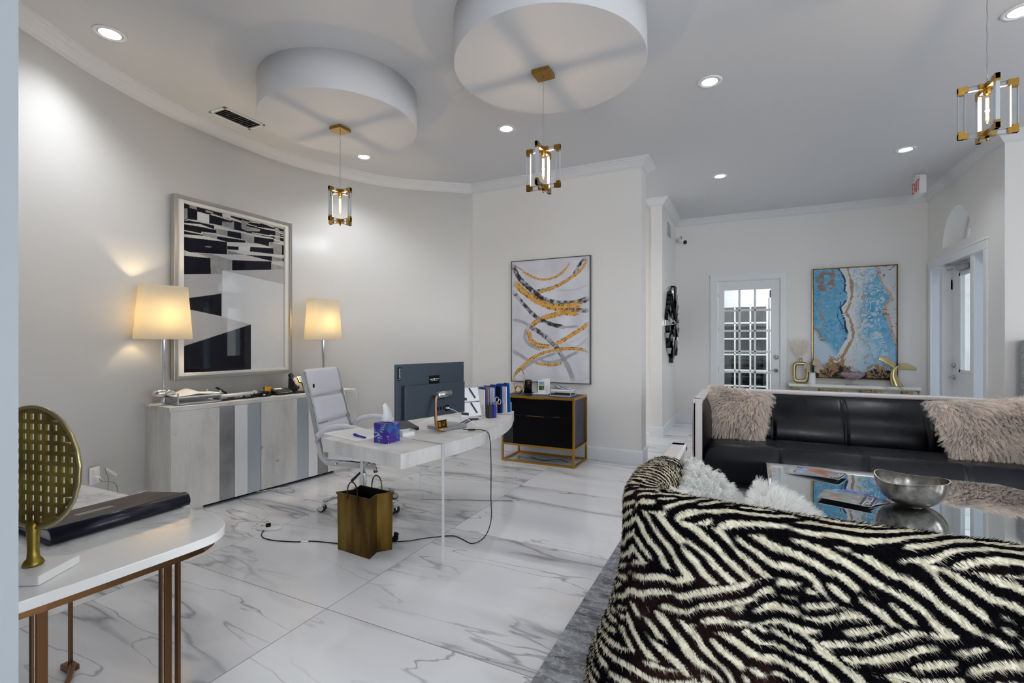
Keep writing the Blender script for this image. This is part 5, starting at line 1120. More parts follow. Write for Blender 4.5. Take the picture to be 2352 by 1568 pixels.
MB().box((.04, 0, .025), (.03, .02, .04)).build('stapler_hinge', M['steel'], sp2, bevel=.003)
td = thing('tape_dispenser', 'small black tape dispenser with white roll left of the brass cup', 'tape dispenser', crp(.79, .16), CRZ)
MB().bx((-.05, -.03, 0), (.05, .03, .035)).bx((-.05, -.03, .03), (-.02, .03, .05)).build('dispenser_body', M['black'], td, bevel=.006)
MB().tube([(-.005, -.02, .048), (-.005, .02, .048)], .017, 18).build('tape_roll', M['white'], td)
ph_ = thing('hole_puncher', 'small black two hole punch beside the brass cup', 'hole punch', crp(.87, .14), CRZ)
MB().bx((-.05, -.03, 0), (.05, .03, .012)).bx((-.04, -.02, .012), (.04, .02, .04)).box((0, -.01, .048), (.1, .03, .008), ry=.1).build('punch_body', M['black'], ph_, bevel=.003)
MB().box((-.02, -.031, .02), (.02, .002, .012)).build('punch_label', M['white'], ph_)
cp = thing('brass_cup', 'round brass pencil cup on the credenza', 'cup', crp(.945, .22), 0)
MB().lathe([(.034, 0), (.036, .003), (.036, .085), (.033, .085), (.033, .006), (0, .006)], seg=36).build('cup_body', M['gold'], cp)
cl = thing('desk_calculator', 'black desk calculator left of the telephone', 'calculator', crp(1.075, .18), CRZ)
MB().add([(-.09, -.07, 0), (.09, -.07, 0), (.09, .07, 0), (-.09, .07, 0), (-.09, -.07, .022), (.09, -.07, .022), (.09, .07, .06), (-.09, .07, .06)], [(0, 3, 2, 1), (4, 5, 6, 7), (0, 1, 5, 4), (1, 2, 6, 5), (2, 3, 7, 6), (3, 0, 4, 7)]).build('calculator_body', M['black'], cl, bevel=.004)
sl = math.atan2(.038, .14)
MB().box((-.02, .035, .054), (.08, .03, .003), rx=sl).build('calculator_screen', M['paper'], cl)
kg = M['greykey'] = mat('grey_keys', rgb(86, 88, 94), .5)
for r in range(4):
    b = MB()
    for q in range(8): b.box((-.07 + q * .02, -.05 + r * .018, .030 + r * .0049), (.013, .011, .006), rx=sl)
    b.build('key_row', kg, cl)
tp = thing('telephone', 'black office telephone with lit screen beside the white chair', 'telephone', crp(1.30, .20), CRZ - .15)
MB().add([(-.11, -.10, 0), (.11, -.10, 0), (.11, .06, 0), (-.11, .06, 0), (-.11, -.10, .02), (.11, -.10, .02), (.11, .05, .16), (-.11, .05, .16)], [(0, 3, 2, 1), (4, 5, 6, 7), (0, 1, 5, 4), (1, 2, 6, 5), (2, 3, 7, 6), (3, 0, 4, 7)]).build('phone_base', M['black'], tp, bevel=.008)
sl = math.atan2(.14, .15)
MB().tube([tuple(p) for p in smoothpoly([(-.085, -.10, .055), (-.088, -.06, .090), (-.088, -.01, .125), (-.085, .05, .19)], 5)], [.026] * 3 + [.018] * 10 + [.026] * 3, 12).build('handset', M['navy'], tp)
MB().box((.035, .015, .135), (.11, .075, .006), rx=sl).build('phone_screen_frame', M['brass'], tp)
M['lcd'] = emit('phone_screen', rgb(120, 170, 230), .8)
MB().box((.035, .012, .1385), (.085, .05, .005), rx=sl).build('phone_screen', M['lcd'], tp)
for r in range(4):
    b = MB()
    for q in range(3): b.box((.01 + q * .025, -.085 + r * .02, .044 + r * .0187), (.017, .013, .008), rx=sl)
    b.build('key_row', kg, tp)

# ------------------------------------------------------------------ black and gold cabinet
cb_ = thing('black_cabinet', 'black two drawer cabinet in a brass frame below the gold stroke painting', 'cabinet', (-2.626, 5.103, 0))
Wc, Dc2, Hc2 = .909, .479, .778; r = .022
b = MB()
for x in (0, Wc - r):
    for y in (0, Dc2 - r): b.bx((x, y, 0), (x + r, y + r, Hc2))
for z in (0, .195, Hc2 - r):
    for y in (0, Dc2 - r): b.bx((r, y, z), (Wc - r, y + r, z + r))
    for x in (0, Wc - r): b.bx((x, r, z), (x + r, Dc2 - r, z + r))
b.build('metal_frame', M['gold'], cb_)
MB().bx((r, r + .002, .217), (Wc - r, Dc2 - .004, Hc2 - r)).bx((r, r, Hc2 - .008), (Wc - r, Dc2 - r, Hc2 - .001)).build('carcass', M['cabside'], cb_)
for (z0, z1) in ((.218, .555), (.560, Hc2 - r - .002)):
    MB().bx((r + .002, .004, z0), (Wc - r - .002, .03, z1)).build('drawer', M['cabfront'], cb_); drw = [c for c in bpy.data.objects if c.parent == cb_ and c.name.startswith('drawer')][-1]
    MB().bx((.33, -.006, z1 - .006), (.55, .006, z1 - .001)).build('drawer_pull', M['brass'], drw, bevel=.001)
MB().bx((.02, .002, .5585), (.10, .004, .5605)).bx((.66, .002, .5585), (.74, .004, .5605)).build('catch_plate', M['steel'], cb_)
ct = thing('clear_mat', 'clear plastic sheet with a thin black cable on the floor under the black cabinet', 'mat', (-2.17, 5.34, 0))
MB().bx((-.38, -.19, .0005), (.38, .19, .003)).build('mat_sheet', M['acrylic'], ct)
MB().tube([tuple(p) for p in smoothpoly([(-.2, .05, .007), (.0, -.05, .007), (.15, .08, .007), (.3, .0, .007)], 5)], .003, 6).build('mat_cable', M['cable'], ct)
ZC = .779
cn = thing('candle_jar', 'black ceramic candle jar on the black cabinet', 'candle', (-2.44, 5.46, ZC))
MB().lathe([(.045, 0), (.050, .004), (.050, .150), (.047, .160), (.044, .160), (.044, .15), (0, .15)], seg=36).build('jar_body', M['candle'], cn)
MB().lathe([(.0505, .128), (.0515, .130), (.0515, .136), (.0505, .138)], seg=36).build('jar_band', M['blackmatte'], cn)
gr_ = thing('ring_sculpture', 'gold looped ring sculpture in front of the black candle jar', 'sculpture', (-2.50, 5.33, ZC))
pts = [(.072 * math.cos(a), .012 * math.sin(a), .155 + .150 * math.sin(a)) for a in np.linspace(0, 2 * math.pi, 49)[:-1]]
MB().tube(pts, .0045, 8, closed=True).build('large_ring', M['brass'], gr_)
for k, y in enumerate((-.022, -.006)):
    pr = [(-.005 + .042 * math.cos(a), y, .050 + .042 * math.sin(a)) for a in np.linspace(0, 2 * math.pi, 33)[:-1]]
    MB().tube(pr, .0065, 8, closed=True).build('small_ring', M['brass'], gr_)
def frontcol(X, Z):
    C = np.empty(X.shape + (3,)); C[:] = slin([236, 236, 238]); px = (X > -.036) & (X < .030) & (Z > .045) & (Z < .150)
    sky = slin([110, 150, 200])[None, None] + (Z[..., None] - .13) * .6; gra = slin([44, 96, 30])[None, None] * (.7 + .6 * vnoise(X, Z, 80, 3)[..., None])
    im = np.where((Z > .118)[..., None], sky, gra); hs = (Z > .098) & (Z < .122 + .012 * np.sin(X * 180)) & (np.abs(X) < .032); im = np.where(hs[..., None], slin([214, 208, 204]) * (.6 + .6 * vnoise(X, Z, 150, 5)[..., None]), im)
    pth = np.abs(X - (.0 + (.09 - Z) * .5)) < (.095 - Z) * .13; im = np.where((pth & (Z < .095))[..., None], slin([190, 190, 186]), im); C = np.where(px[..., None], im, C)
    C[(Z > .158) & (Z < .163) & (X > -.036) & (X < .018)] = slin([190, 190, 192]); C[(Z > .022) & (Z < .026) & (X > -.036) & (X < -.005)] = slin([190, 190, 192]); return C
bh = thing('brochure_stand', 'white brochure box with a house and lawn photo on the black cabinet', 'brochure stand', (-2.23, 5.40, ZC), math.radians(6))
MB().bx((-.045, 0, 0), (.045, .012, .172)).bx((-.02, .06, 0), (.085, .075, .185)).bx((.04, .012, 0), (.048, .06, .17)).build('stand_body', M['white'], bh)
MB().bx((-.10, -.06, 0), (.10, .09, .012)).build('stand_base', M['white'], bh, bevel=.001)
picture('photo_panel', -.045, .045, .0125, .172, 70, 110, frontcol, M['magazine'], bh, y=-.0008)
tr2 = thing('document_tray', 'clear two tier document tray with curled leaflets on the black cabinet', 'tray', (-1.945, 5.36, ZC), math.radians(2))
b = MB()
for z in (.003, .050): b.bx((-.125, -.10, z), (.125, .13, z + .003))
for x in (-.125, .122):
    b.bx((x, -.10, 0), (x + .003, .13, .012)).bx((x, -.10, 0), (x + .003, -.08, .095)).bx((x, .09, 0), (x + .003, .13, .095))
b.bx((-.125, -.102, 0), (.125, -.10, .012)).bx((-.125, -.102, .05), (.125, -.10, .062))
b.build('tray_body', M['acredge'], tr2)
MB().bx((-.115, -.09, .007), (.115, .11, .020)).build('lower_papers', mat('dark_papers', rgb(40, 40, 44), .5), tr2)
MB().bx((-.115, -.09, .054), (.115, .11, .078)).build('paper_stack', M['paper'], tr2)
def leafcol(X, Z):
    C = np.empty(X.shape + (3,)); C[:] = slin([232, 232, 234]); k = (X > -.07) & (X < .055) & (Z > -.05); n = vnoise(X, Z, 60, 4)[..., None]
    im = np.where((Z > .02)[..., None], slin([150, 160, 176]) * (.7 + .5 * n), slin([70, 92, 50]) * (.6 + .9 * n)); C = np.where(k[..., None], im, C); return C
xs = np.linspace(-.125, .115, 40); ys = np.linspace(-.09, .10, 20); X, Y = np.meshgrid(xs, ys)
Vv = np.stack([X.ravel(), Y.ravel(), (.082 + .035 * np.exp(-((X + .06) / .05) ** 2) + .003).ravel()], 1)
npmesh('curled_leaflet', Vv, gridfaces(40, 20), M['magazine'], tr2, leafcol(X, Y).reshape(-1, 3), smooth=True)

# ------------------------------------------------------------------ marble console table in the left foreground
tb2 = thing('marble_table', 'white marble top table on bronze flat bar legs in the left foreground', 'table', (-2.25, .76, 0))
ox, oy = -2.25, .76
ring_ = [(-2.90, .50), (-2.90, 1.085), (-2.80, 1.112), (-2.36, 1.128), (-1.93, 1.142), (-1.83, 1.140), (-1.74, 1.126), (-1.68, 1.100), (-1.645, 1.065), (-1.622, 1.02), (-1.618, .96), (-1.622, .85), (-1.628, .72), (-1.637, .58), (-1.65, .50), (-1.68, .47), (-2.85, .46)]
b = MB().prism([(x - ox, y - oy) for x, y in smoothpoly(ring_ + ring_[:1], 6)[:-1]], .730, .760, smooth_side=False).build('marble_top', M['marble'], tb2, bevel=.007, seg=3)
ins2 = [(-2.25 + (x + 2.25) * .955 - ox, .79 + (y - .79) * .90 - oy) for x, y in ring_]
MB().sweep(ins2, [(0, .706), (.012, .706), (.012, .730), (0, .730)], closed=True).build('apron', M['bronze'], tb2)
def flatleg(x, y, wx, wy, z1=.708):
    MB().bx((x - ox - wx / 2, y - oy - wy / 2, 0), (x - ox + wx / 2, y - oy + wy / 2, z1)).build('leg', M['bronze'], tb2, bevel=.001)
flatleg(-1.672, .905, .007, .022); flatleg(-1.676, .886, .014, .006); flatleg(-1.672, .935, .018, .010)
flatleg(-1.680, .600, .007, .024); flatleg(-1.680, .580, .014, .006)
flatleg(-2.62, 1.03, .022, .010)
MB().bx((-2.66 - ox, 1.01 - oy, 0), (-2.59 - ox, 1.05 - oy, .022)).build('foot', M['bronze'], tb2, bevel=.002)
MB().tube([tuple(p) for p in smoothpoly([(-2.60 - ox, 1.03 - oy, .03), (-2.45 - ox, .94 - oy, .03), (-2.40 - ox, .80 - oy, .03), (-2.45 - ox, .66 - oy, .03), (-2.60 - ox, .56 - oy, .03)], 6)], .011, 8).build('stretcher', M['bronze'], tb2)
flatleg(-2.62, .56, .030, .010)
# brass pierced disc sculpture
ds = thing('disc_sculpture', 'brass pierced disc sculpture on a white marble block on the near table', 'sculpture', (-1.80, .625, .761), 0)
R0 = .1685; CZ = .300; TD = .006
xs = []; V = []; 
# pierced disc: grid cells, holes skipped
nrm_a = math.radians(12.8)      # disc plane direction in plan
cell = .0285; F_ = []; vid = {}
def vkey(x, z, s): 
    k = (round(x, 5), round(z, 5), s)
    if k not in vid: vid[k] = len(V); V.append((x, s * TD / 2, z))
    return vid[k]
holes = []
NG = 6
rs_ = random.Random(5)
b = MB()
def clipquad(x0, x1, z0, z1):
    """polygon of rect clipped to the circle"""
    pts = []; c = [(x0, z0), (x1, z0), (x1, z1), (x0, z1)]
    for i in range(4):
        p, q = c[i], c[(i + 1) % 4]
        for t in np.linspace(0, 1, 7)[:-1]:
            x, z = p[0] + (q[0] - p[0]) * t, p[1] + (q[1] - p[1]) * t; r = math.hypot(x, z)
            if r > R0: x, z = x * R0 / r, z * R0 / r
            pts.append((x, z))
    out = []
    for p in pts:
        if not out or math.hypot(p[0] - out[-1][0], p[1] - out[-1][1]) > 1e-4: out.append(p)
    if len(out) > 2 and math.hypot(out[0][0] - out[-1][0], out[0][1] - out[-1][1]) < 1e-4: out.pop()
    return out
def slab_(x0, x1, z0, z1):
    if min(abs(x0), abs(x1)) ** 2 * (x0 * x1 > 0) + min(abs(z0), abs(z1)) ** 2 * (z0 * z1 > 0) > R0 * R0: return
    p = clipquad(x0, x1, z0, z1)
    if len(p) < 3: return
    n = len(p); vs = [(q[0], -TD / 2, q[1] + CZ) for q in p] + [(q[0], TD / 2, q[1] + CZ) for q in p]
    b.add(vs, [tuple(range(n)), tuple(range(n, 2 * n))[::-1]] + [(i, n + i, n + (i + 1) % n, (i + 1) % n) for i in range(n)])
hw_, hh_ = .0072, .0085
for i in range(-NG, NG + 1):
    z0, z1 = i * cell + hh_, (i + 1) * cell - hh_
    slab_(-R0, R0, z0, z1)
    for j in range(-NG, NG + 1):
        x0, x1 = j * cell + hw_, (j + 1) * cell - hw_; slab_(x0, x1, i * cell - hh_, i * cell + hh_)
        if math.hypot(j * cell, i * cell) > R0 - .020: slab_(j * cell - hw_, j * cell + hw_, i * cell - hh_, i * cell + hh_)
M['sculptbrass'] = mat('cast_brass', rgb(150, 126, 48), .34, .9)
m = M['sculptbrass']; LK(m, nramp(m, noisetex(m, objco(m), 9, 5), [(0.35, rgb(112, 90, 30)), (0.7, rgb(190, 166, 84))]), BS(m).inputs['Base Color'])
dd = fixnormals(b.build('disc', M['sculptbrass'], ds)); dd.rotation_euler = (0, 0, nrm_a)
rm = [(R0 * math.cos(a) * (1 + .008 * math.sin(a * 23)), 0, CZ + R0 * math.sin(a)) for a in np.linspace(0, 2 * math.pi, 73)[:-1]]
MB().tube(rm, .0062, 8, closed=True).build('disc_rim', M['tailgold'], ds).rotation_euler = (0, 0, nrm_a)
MB().lathe([(.022, .026), (.024, .030), (.020, .040), (.014, .046), (.013, .07), (.014, .11), (.016, .14), (.012, .15), (0, .15)], seg=20).build('stem', M['sculptbrass'], ds)
MB().box((.01, 0, .0128), (.135, .135, .0256), rz=math.radians(30)).build('marble_base', M['marbleplain'], ds, bevel=.004)
# leather binder
bi = thing('leather_binder', 'thick brown and navy leather binder lying on the marble table', 'binder', (-1.995, .744, .761), math.atan2(1.136 - .744, .0))
# local x along the spine, local +y to world -x
Lb, Wb, Tb = .40, .30, .050
def wedge(x0, x1, y0, y1, za, zb, zc_, zd): # za bottom front, zb top front, zc top back
    return [(x0, y0, za), (x1, y0, za), (x1, y1, zc_), (x0, y1, zc_), (x0, y0, zb), (x1, y0, zb), (x1, y1, zd), (x0, y1, zd)], [(0, 3, 2, 1), (4, 5, 6, 7), (0, 1, 5, 4), (1, 2, 6, 5), (2, 3, 7, 6), (3, 0, 4, 7)]
v_, f_ = wedge(-.012, Lb + .012, .02, Wb, Tb * .93, Tb, .010, .016); MB().add(v_, f_).build('front_cover', M['bindercover'], bi, bevel=.002)
v_, f_ = wedge(-.012, Lb + .012, .01, Wb, 0, .005, 0, .005); MB().add(v_, f_).build('back_cover', M['navy'], bi, bevel=.001)
v_, f_ = wedge(.004, Lb - .004, .02, Wb - .01, .005, Tb * .92, .005, .010); MB().add(v_, f_).build('page_block', M['paper'], bi)
sp_pts = [(.03, Tb + .001), (.015, Tb + .001), (.0, Tb * .93), (-.010, Tb * .66), (-.012, Tb * .4), (-.006, Tb * .1), (.01, .0), (.03, .0), (.03, .004), (.012, .005), (-.002, Tb * .2), (-.006, Tb * .5), (.002, Tb * .85), (.015, Tb * .93), (.03, Tb * .93)]
b = MB(); n = len(sp_pts); vs = [(-.013, y, z) for y, z in sp_pts] + [(Lb + .013, y, z) for y, z in sp_pts]
b.add(vs, [tuple(range(n)), tuple(range(n, 2 * n))[::-1]], 0); 
for i in range(n): b.f.append((i, n + i, n + (i + 1) % n, (i + 1) % n)); b.mi.append(0); b.sm.append(True)
M['navyleather'] = mat('navy_leather', rgb(7, 11, 32), .25, spec=.45)
fixnormals(b.build('spine', M['navyleather'], bi))
MB().box((.17, .15, .0338), (.11, .045, .0014), rx=-.118).build('cover_plate', mat('grey_plate', rgb(150, 146, 142), .4), bi)

# ------------------------------------------------------------------ far console and its things
co_ = thing('far_console', 'narrow white marble console with greek key metal base on the far wall', 'console table', (.588, 8.49, 0))
MB().bx((0, 0, .735), (1.60, .34, .772)).build('marble_top', M['marble'], co_, bevel=.003)
def barb(b, x0, x1, z0, z1, y0=.012, y1=.030): b.bx((x0, y0, z0), (x1, y1, z1))
b = MB(); q = .016
for yy in (.012, .31):
    y1_ = yy + q
    barb(b, .02, 1.58, .719, .735, yy, y1_)
    for x in (.02, .564, 1.58 - q, 1.04): barb(b, x, x + q, 0, .719, yy, y1_)
    for xc in (.06, .42, .60, .95, 1.08, 1.44):
        s = 1 if xc in (.06, .60, 1.08) else -1
        x = xc if s > 0 else xc + .06
        xa, xb = sorted((xc, xc + .08)); barb(b, xa, xb, .655, .655 + q, yy, y1_); barb(b, xa if s < 0 else xb - q, (xa if s < 0 else xb - q) + q, .61, .719, yy, y1_); barb(b, xa, xb, .690, .690 + q * .8, yy, y1_)
        barb(b, min(xa, xa - .03 * s), max(xb, xb - .03 * s), .61, .61 + q, yy, y1_)
for x in (.02, 1.58 - q): b.bx((x, .012, .0), (x + q, .326, q)).bx((x, .012, .703), (x + q, .326, .719))
b.build('key_fret_base', M['tailgold'], co_)
ZK = .7725
vr = thing('loop_vase', 'brass rectangular loop vase holding pale plumes on the far console', 'vase', (.755, 8.66, ZK))
pts = []
for a in np.linspace(0, 2 * math.pi, 41)[:-1]:
    c_, s_ = math.cos(a), math.sin(a); pts.append((.088 * math.copysign(abs(c_) ** .45, c_), 0, .165 + .135 * math.copysign(abs(s_) ** .45, s_)))
MB().tube(pts, .030, 12, closed=True).build('loop_body', M['tailgold'], vr)
MB().lathe([(.028, .30), (.024, .345), (.024, .385), (.020, .385), (.020, .33)], seg=20).build('vase_neck', M['tailgold'], vr)
rs = np.random.RandomState(7); n = 900
for k in range(9):
    a = -0.62 + k * .155 + rs.randn() * .03; L = .24 + .06 * rs.rand(); yb = rs.randn() * .02
    st_ = np.array([[0, 0, .36], [math.sin(a) * .1, yb, .36 + .1], [math.sin(a) * .22, yb * 2, .36 + L]]); pth = smoothpoly(st_, 8)
    MB().tube([tuple(p) for p in pth], .0016, 5).build('plume_stem', M['feather'], vr)
    idx = rs.rand(140) * (len(pth) - 1); i0 = idx.astype(int); i0 = np.minimum(i0, len(pth) - 2); P = pth[i0] + (pth[i0 + 1] - pth[i0]) * (idx - i0)[:, None]; ax = (pth[-1] - pth[0]); ax /= np.linalg.norm(ax)
    D = ax[None] * 1.0 + rs.randn(140, 3) * .32; D /= np.linalg.norm(D, axis=1)[:, None]; keep = P[:, 2] > .42
    strands('plume_barbs', vr, P[keep], D[keep], np.tile(slin([[252, 248, 240]]), (keep.sum(), 1)), .075, 3, .006, M['fur'], seed=k)
wv = thing('small_white_vase', 'white tapered vase with dark leaves and dried round leaves on the far console', 'vase', (.905, 8.60, ZK))
MB().lathe([(.052, 0), (.050, .01), (.040, .17), (.036, .17), (.046, .012), (0, .012)], seg=28).build('vase_body', M['white'], wv)
for k in range(7):
    a = k * .9; t0 = np.array([0, 0, .14]); t1 = np.array([.05 * math.cos(a), .03 * math.sin(a), .27 + .03 * (k % 3)]); P = []; D = []
    MB().tube([tuple(t0), tuple(t1)], .002, 5).build('leaf_stem', M['green'], wv)
    b = MB()
    for q in range(10):
        p = t0 + (t1 - t0) * (.35 + .07 * q); aa = q * 2.2; d = np.array([math.cos(aa), math.sin(aa), .5]); s = np.array([-math.sin(aa), math.cos(aa), 0]); b.add([p, p + d * .014 + s * .010, p + d * .030, p + d * .014 - s * .010], [(0, 1, 2, 3)])
    b.build('leaf_spray', M['green'], wv)
for (x, z, r_, ry) in ((-.075, .235, .058, .5), (.055, .32, .055, -.3), (.085, .225, .060, -.9)):
    vs = [(0, 0, 0)]; 
    for i in range(19): a = math.radians(-140 + i * 280 / 18) + math.pi / 2; rr = r_ * (1 + .04 * (i % 2)); vs.append((rr * math.cos(a), .004 * (i % 2) + .01 * math.cos(a), rr * math.sin(a) * 1.15))
    o = MB().add(vs, [(0, i + 1, i + 2) for i in range(18)]).build('fan_leaf', M['leafbeige'], wv); o.location = (x, -.02, z); o.rotation_euler = (0, ry, 0); md = o.modifiers.new('s', 'SOLIDIFY'); md.thickness = .002
cd_ = thing('candy_dish', 'clear glass footed dish of pale pink sweets on the far console', 'dish', (1.41, 8.62, ZK))
MB().lathe([(.085, 0), (.080, .006), (.022, .014), (.012, .035), (.020, .050), (.012, .062), (.06, .085), (.13, .125), (.168, .165), (.165, .175), (.12, .195), (.085, .205), (.09, .215), (.086, .213), (.118, .192), (.158, .168), (.12, .125), (.04, .085), (0, .08)], seg=40).build('dish_bowl', M['dishglass'], cd_)
MB().lathe([(.088, .215), (.05, .238), (.02, .246), (.012, .256), (.018, .27), (.008, .283), (0, .285)], seg=28).build('dish_lid', M['dishglass'], cd_)
rsn = random.Random(3); b = MB()
for k in range(230):
    a = rsn.random() * 6.28; zz = .098 + .078 * rsn.random(); rr = min(.142, (zz - .078) * 1.75) * math.sqrt(rsn.random()); b.box((rr * math.cos(a), rr * math.sin(a), zz), (.022, .016, .013), rz=rsn.random() * 3, rx=rsn.random(), ry=rsn.random())
o = b.build('sweets', M['candy'], cd_); o['kind'] = 'stuff'
wt = thing('whale_tail', 'brass whale tail sculpture at the right end of the far console', 'sculpture', (1.93, 8.64, ZK))
pp_ = smoothpoly([(.02, 0, 0), (.0, 0, .06), (-.02, 0, .13), (-.022, 0, .20), (.0, 0, .26), (.035, 0, .295)], 6); n = len(pp_)
rad = np.interp(np.linspace(0, 1, n), [0, .2, .5, .8, 1], [.075, .062, .042, .030, .028])
b = MB(); vs = []
for i in range(n):
    for k in range(16): a = 2 * math.pi * k / 16; vs.append((pp_[i][0] + rad[i] * math.cos(a), pp_[i][1] + rad[i] * .6 * math.sin(a), pp_[i][2]))
fs = [(i * 16 + k, i * 16 + (k + 1) % 16, (i + 1) * 16 + (k + 1) % 16, (i + 1) * 16 + k) for i in range(n - 1) for k in range(16)] + [tuple(range(16))[::-1], tuple(range((n - 1) * 16, n * 16))]
b.add(vs, fs, 0, True).build('tail_stock', M['tailgold'], wt)
def fluke(u, v, s, up):
    # u along fluke, v across chord
    L = u; chord = (.095 * math.sin(math.pi * min(1, .18 + .82 * (1 - L)) * .62) + .004); x = .02 + s * (.02 + .20 * L); z = .295 + up * L + (.02 if s > 0 else .03) * math.sin(L * math.pi); return (x + .01 * (v - .5), .03 * (v - .5) * (1 - L), z + (v - .6) * chord)
for s, up in ((1, -.045), (-1, .105)):
    o = MB().grid(lambda u, v: fluke(u, v, s, up), 20, 8).build('fluke', M['tailgold'], wt); md = o.modifiers.new('s', 'SOLIDIFY'); md.thickness = .016; md.offset = 0; md = o.modifiers.new('sub', 'SUBSURF'); md.levels = 1; md.render_levels = 1
pd = thing('woven_pedestal', 'tall grey woven pedestal at the right edge behind the black sofa', 'pedestal', (2.56, 6.42, 0))
MB().lathe([(.13, 0), (.135, .01), (.135, 1.41), (.125, 1.43), (0, 1.43)], seg=40).build('pedestal_body', M['greytweed'], pd)

# ------------------------------------------------------------------ rug
rg = MB().bx((-.80, 1.15, .0), (2.95, 6.0, .010)).build('area_rug', M['rug'], bevel=.003); tagp(rg, 'silver grey distressed area rug under the sofas and glass table', 'rug')
# ------------------------------------------------------------------ sofas
def sofa(name, label, loc, rz, L, D, Hs, lean, detailed=True):
    """local x along the back (0..L), arms towards -y (front), back at y=0"""
    t = thing(name, label, 'sofa', loc, rz); RH = .045; w = .085
    path = [(0, -D), (0, -.34), (.06, -.17), (.20, -.06), (.50, 0), (L - .50, 0), (L - .20, -.06), (L - .06, -.17), (L, -.34), (L, -D)]
    pr = [(0, Hs - RH), (w * .12, Hs - RH), (w * .12, Hs - RH * .75), (w * .02, Hs - RH * .7), (w * .02, Hs - RH * .2), (w * .12, Hs), (w * .86, Hs), (w, Hs - RH * .3), (w, Hs - RH * .7), (w * .9, Hs - RH)]
    fixnormals(MB().sweep(path, pr, side=-1.0).build('top_rail', M['sofaframe'], t))
    for x0 in (0, L - w):
        b = MB(); 
        b.bx((x0 + .004, -D, 0), (x0 + w - .004, -D + .05, Hs - RH * .3)).bx((x0 + .02, -D - .006, 0), (x0 + w - .02, -D, Hs - RH * .3)).bx((x0, -D - .003, Hs - RH), (x0 + w, -D + .05, Hs))
        b.build('front_post', M['sofaframe'], t, bevel=.004)
    for x in (.35, L - .4): MB().bx((x, -.30, 0), (x + .06, -.24, .14)).build('leg', M['sofaframe'], t, bevel=.003)
    # outer leather skins (arms and back), puffy
    op = smoothpoly([(p[0], p[1]) for p in path], 6)
    Tn_ = np.gradient(op, axis=0); Tn_ /= np.linalg.norm(Tn_, axis=1)[:, None]; nrm_ = np.stack([-Tn_[:, 1], Tn_[:, 0]], 1)
    def skin(side, base, puff, z0, z1):
        V = []; n = len(op); m_ = 12
        for j in range(m_ + 1):
            v = j / m_
            for i in range(n):
                e = min(1, min(i, n - 1 - i) / 2.5) ** .5; h = (base + puff * (1 - abs(2 * v - 1) ** 3.5) * e) * side; V.append((op[i][0] + nrm_[i][0] * h, op[i][1] + nrm_[i][1] * h, z0 + (z1 - z0) * v))
        return np.array(V), gridfaces(n, m_ + 1)
    V, F = skin(1, -.004, .032, .13, Hs - RH); npmesh('outer_panel', V, F, M['leather'], t, smooth=True)
    # frame core between
    fixnormals(MB().sweep(path, [(.008, .12), (.05, .12), (.05, Hs - RH + .002), (.008, Hs - RH + .002)], side=-1.0).build('frame_core', M['leather'], t))
    seams = [0.085 + .03, L * .262, L * .5, L * .738, L - .115]
    def pf(x): # seam dip
        d = min(abs(x - s) for s in seams[1:-1]); return min(1.0, (d / .03)) ** .5
    # inner arm pads
    for sg, x0 in ((1, w), (-1, L - w)):
        def ap(u, v):
            y = -D + .045 + u * (D - .30); e = (1 - abs(2 * u - 1) ** 5); q = (1 - abs(2 * v - 1) ** 3); return (x0 + sg * (-.03 + .085 * e * q ** .6), y, .16 + (Hs - RH - .175) * v)
        o = MB().grid(ap, 24, 14).build('arm_pad', M['leather'], t)
    # back cushion
    def bc_(u, v):
        x = w + u * (L - 2 * w); endf = max(0, 1 - min(u, 1 - u) / .09); y0 = -.07 - .18 * endf ** 2 * 1.0; p = pf(x)
        prof = math.sin(math.pi * min(1, v * 1.02)) ** .75; y = y0 - lean * (1 - v) - .115 * prof * (.80 + .2 * p) - (.02 if v < .97 else 0); z = .30 + (Hs - RH - .30) * (v ** .92)
        return (x, y + .012 * (1 - p), z)
    bcu = MB().grid(bc_, 260, 26).build('back_cushion', M['leather'], t)
    # seat cushion
    def sc__(u, v):
        x = w + .004 + u * (L - 2 * w - .008); p = pf(x); e = (1 - abs(2 * u - 1) ** 14)
        if v < .62:
            q = v / .62; y = -.12 - lean + q * (-D + .10 + .12 + lean); z = .345 + .075 * q ** .8 + .018 * math.sin(math.pi * q)
        else:
            q = (v - .62) / .38; a = q * math.pi / 2 * 1.0; y = -D + .10 - .075 * math.sin(min(1, q * 1.6) * math.pi / 2); z = .42 - .30 * max(0, q - .05) ** 1.15 * 1.05; 
        return (x, y + .008 * (1 - p) * (1 if v > .6 else 0), (z - .012 * (1 - p) * (1 if v < .75 else .2)) * (.55 + .45 * e ** .3) + .0)
    scu = MB().grid(sc__, 260, 34).build('seat_cushion', M['leather'], t)
    MB().bx((w, -D + .06, .08), (L - w, -.3, .18)).build('seat_base', M['leather'], t)
    # seams as thin welts
    for s in seams[1:-1]:
        u = (s - w) / (L - 2 * w); us = (s - w - .004) / (L - 2 * w - .008)
        MB().tube([bc_(u, v) for v in np.linspace(.02, .99, 26)], .0035, 6).build('back_seam', M['leather'], bcu)
        MB().tube([sc__(us, v) for v in np.linspace(.02, .98, 34)], .0035, 6).build('seat_seam', M['leather'], scu)
    return t
bs = sofa('black_sofa', 'long black leather sofa with pale lacquered frame facing the glass table', (-.465, 6.33, .0105), 0, 2.775, 1.37, .852, .30)
zs = sofa('draped_sofa', 'leather sofa with its back to the camera, mostly hidden under the zebra throw', (2.42, 1.74, .0105), math.pi, 2.80, 1.08, .838, .16)

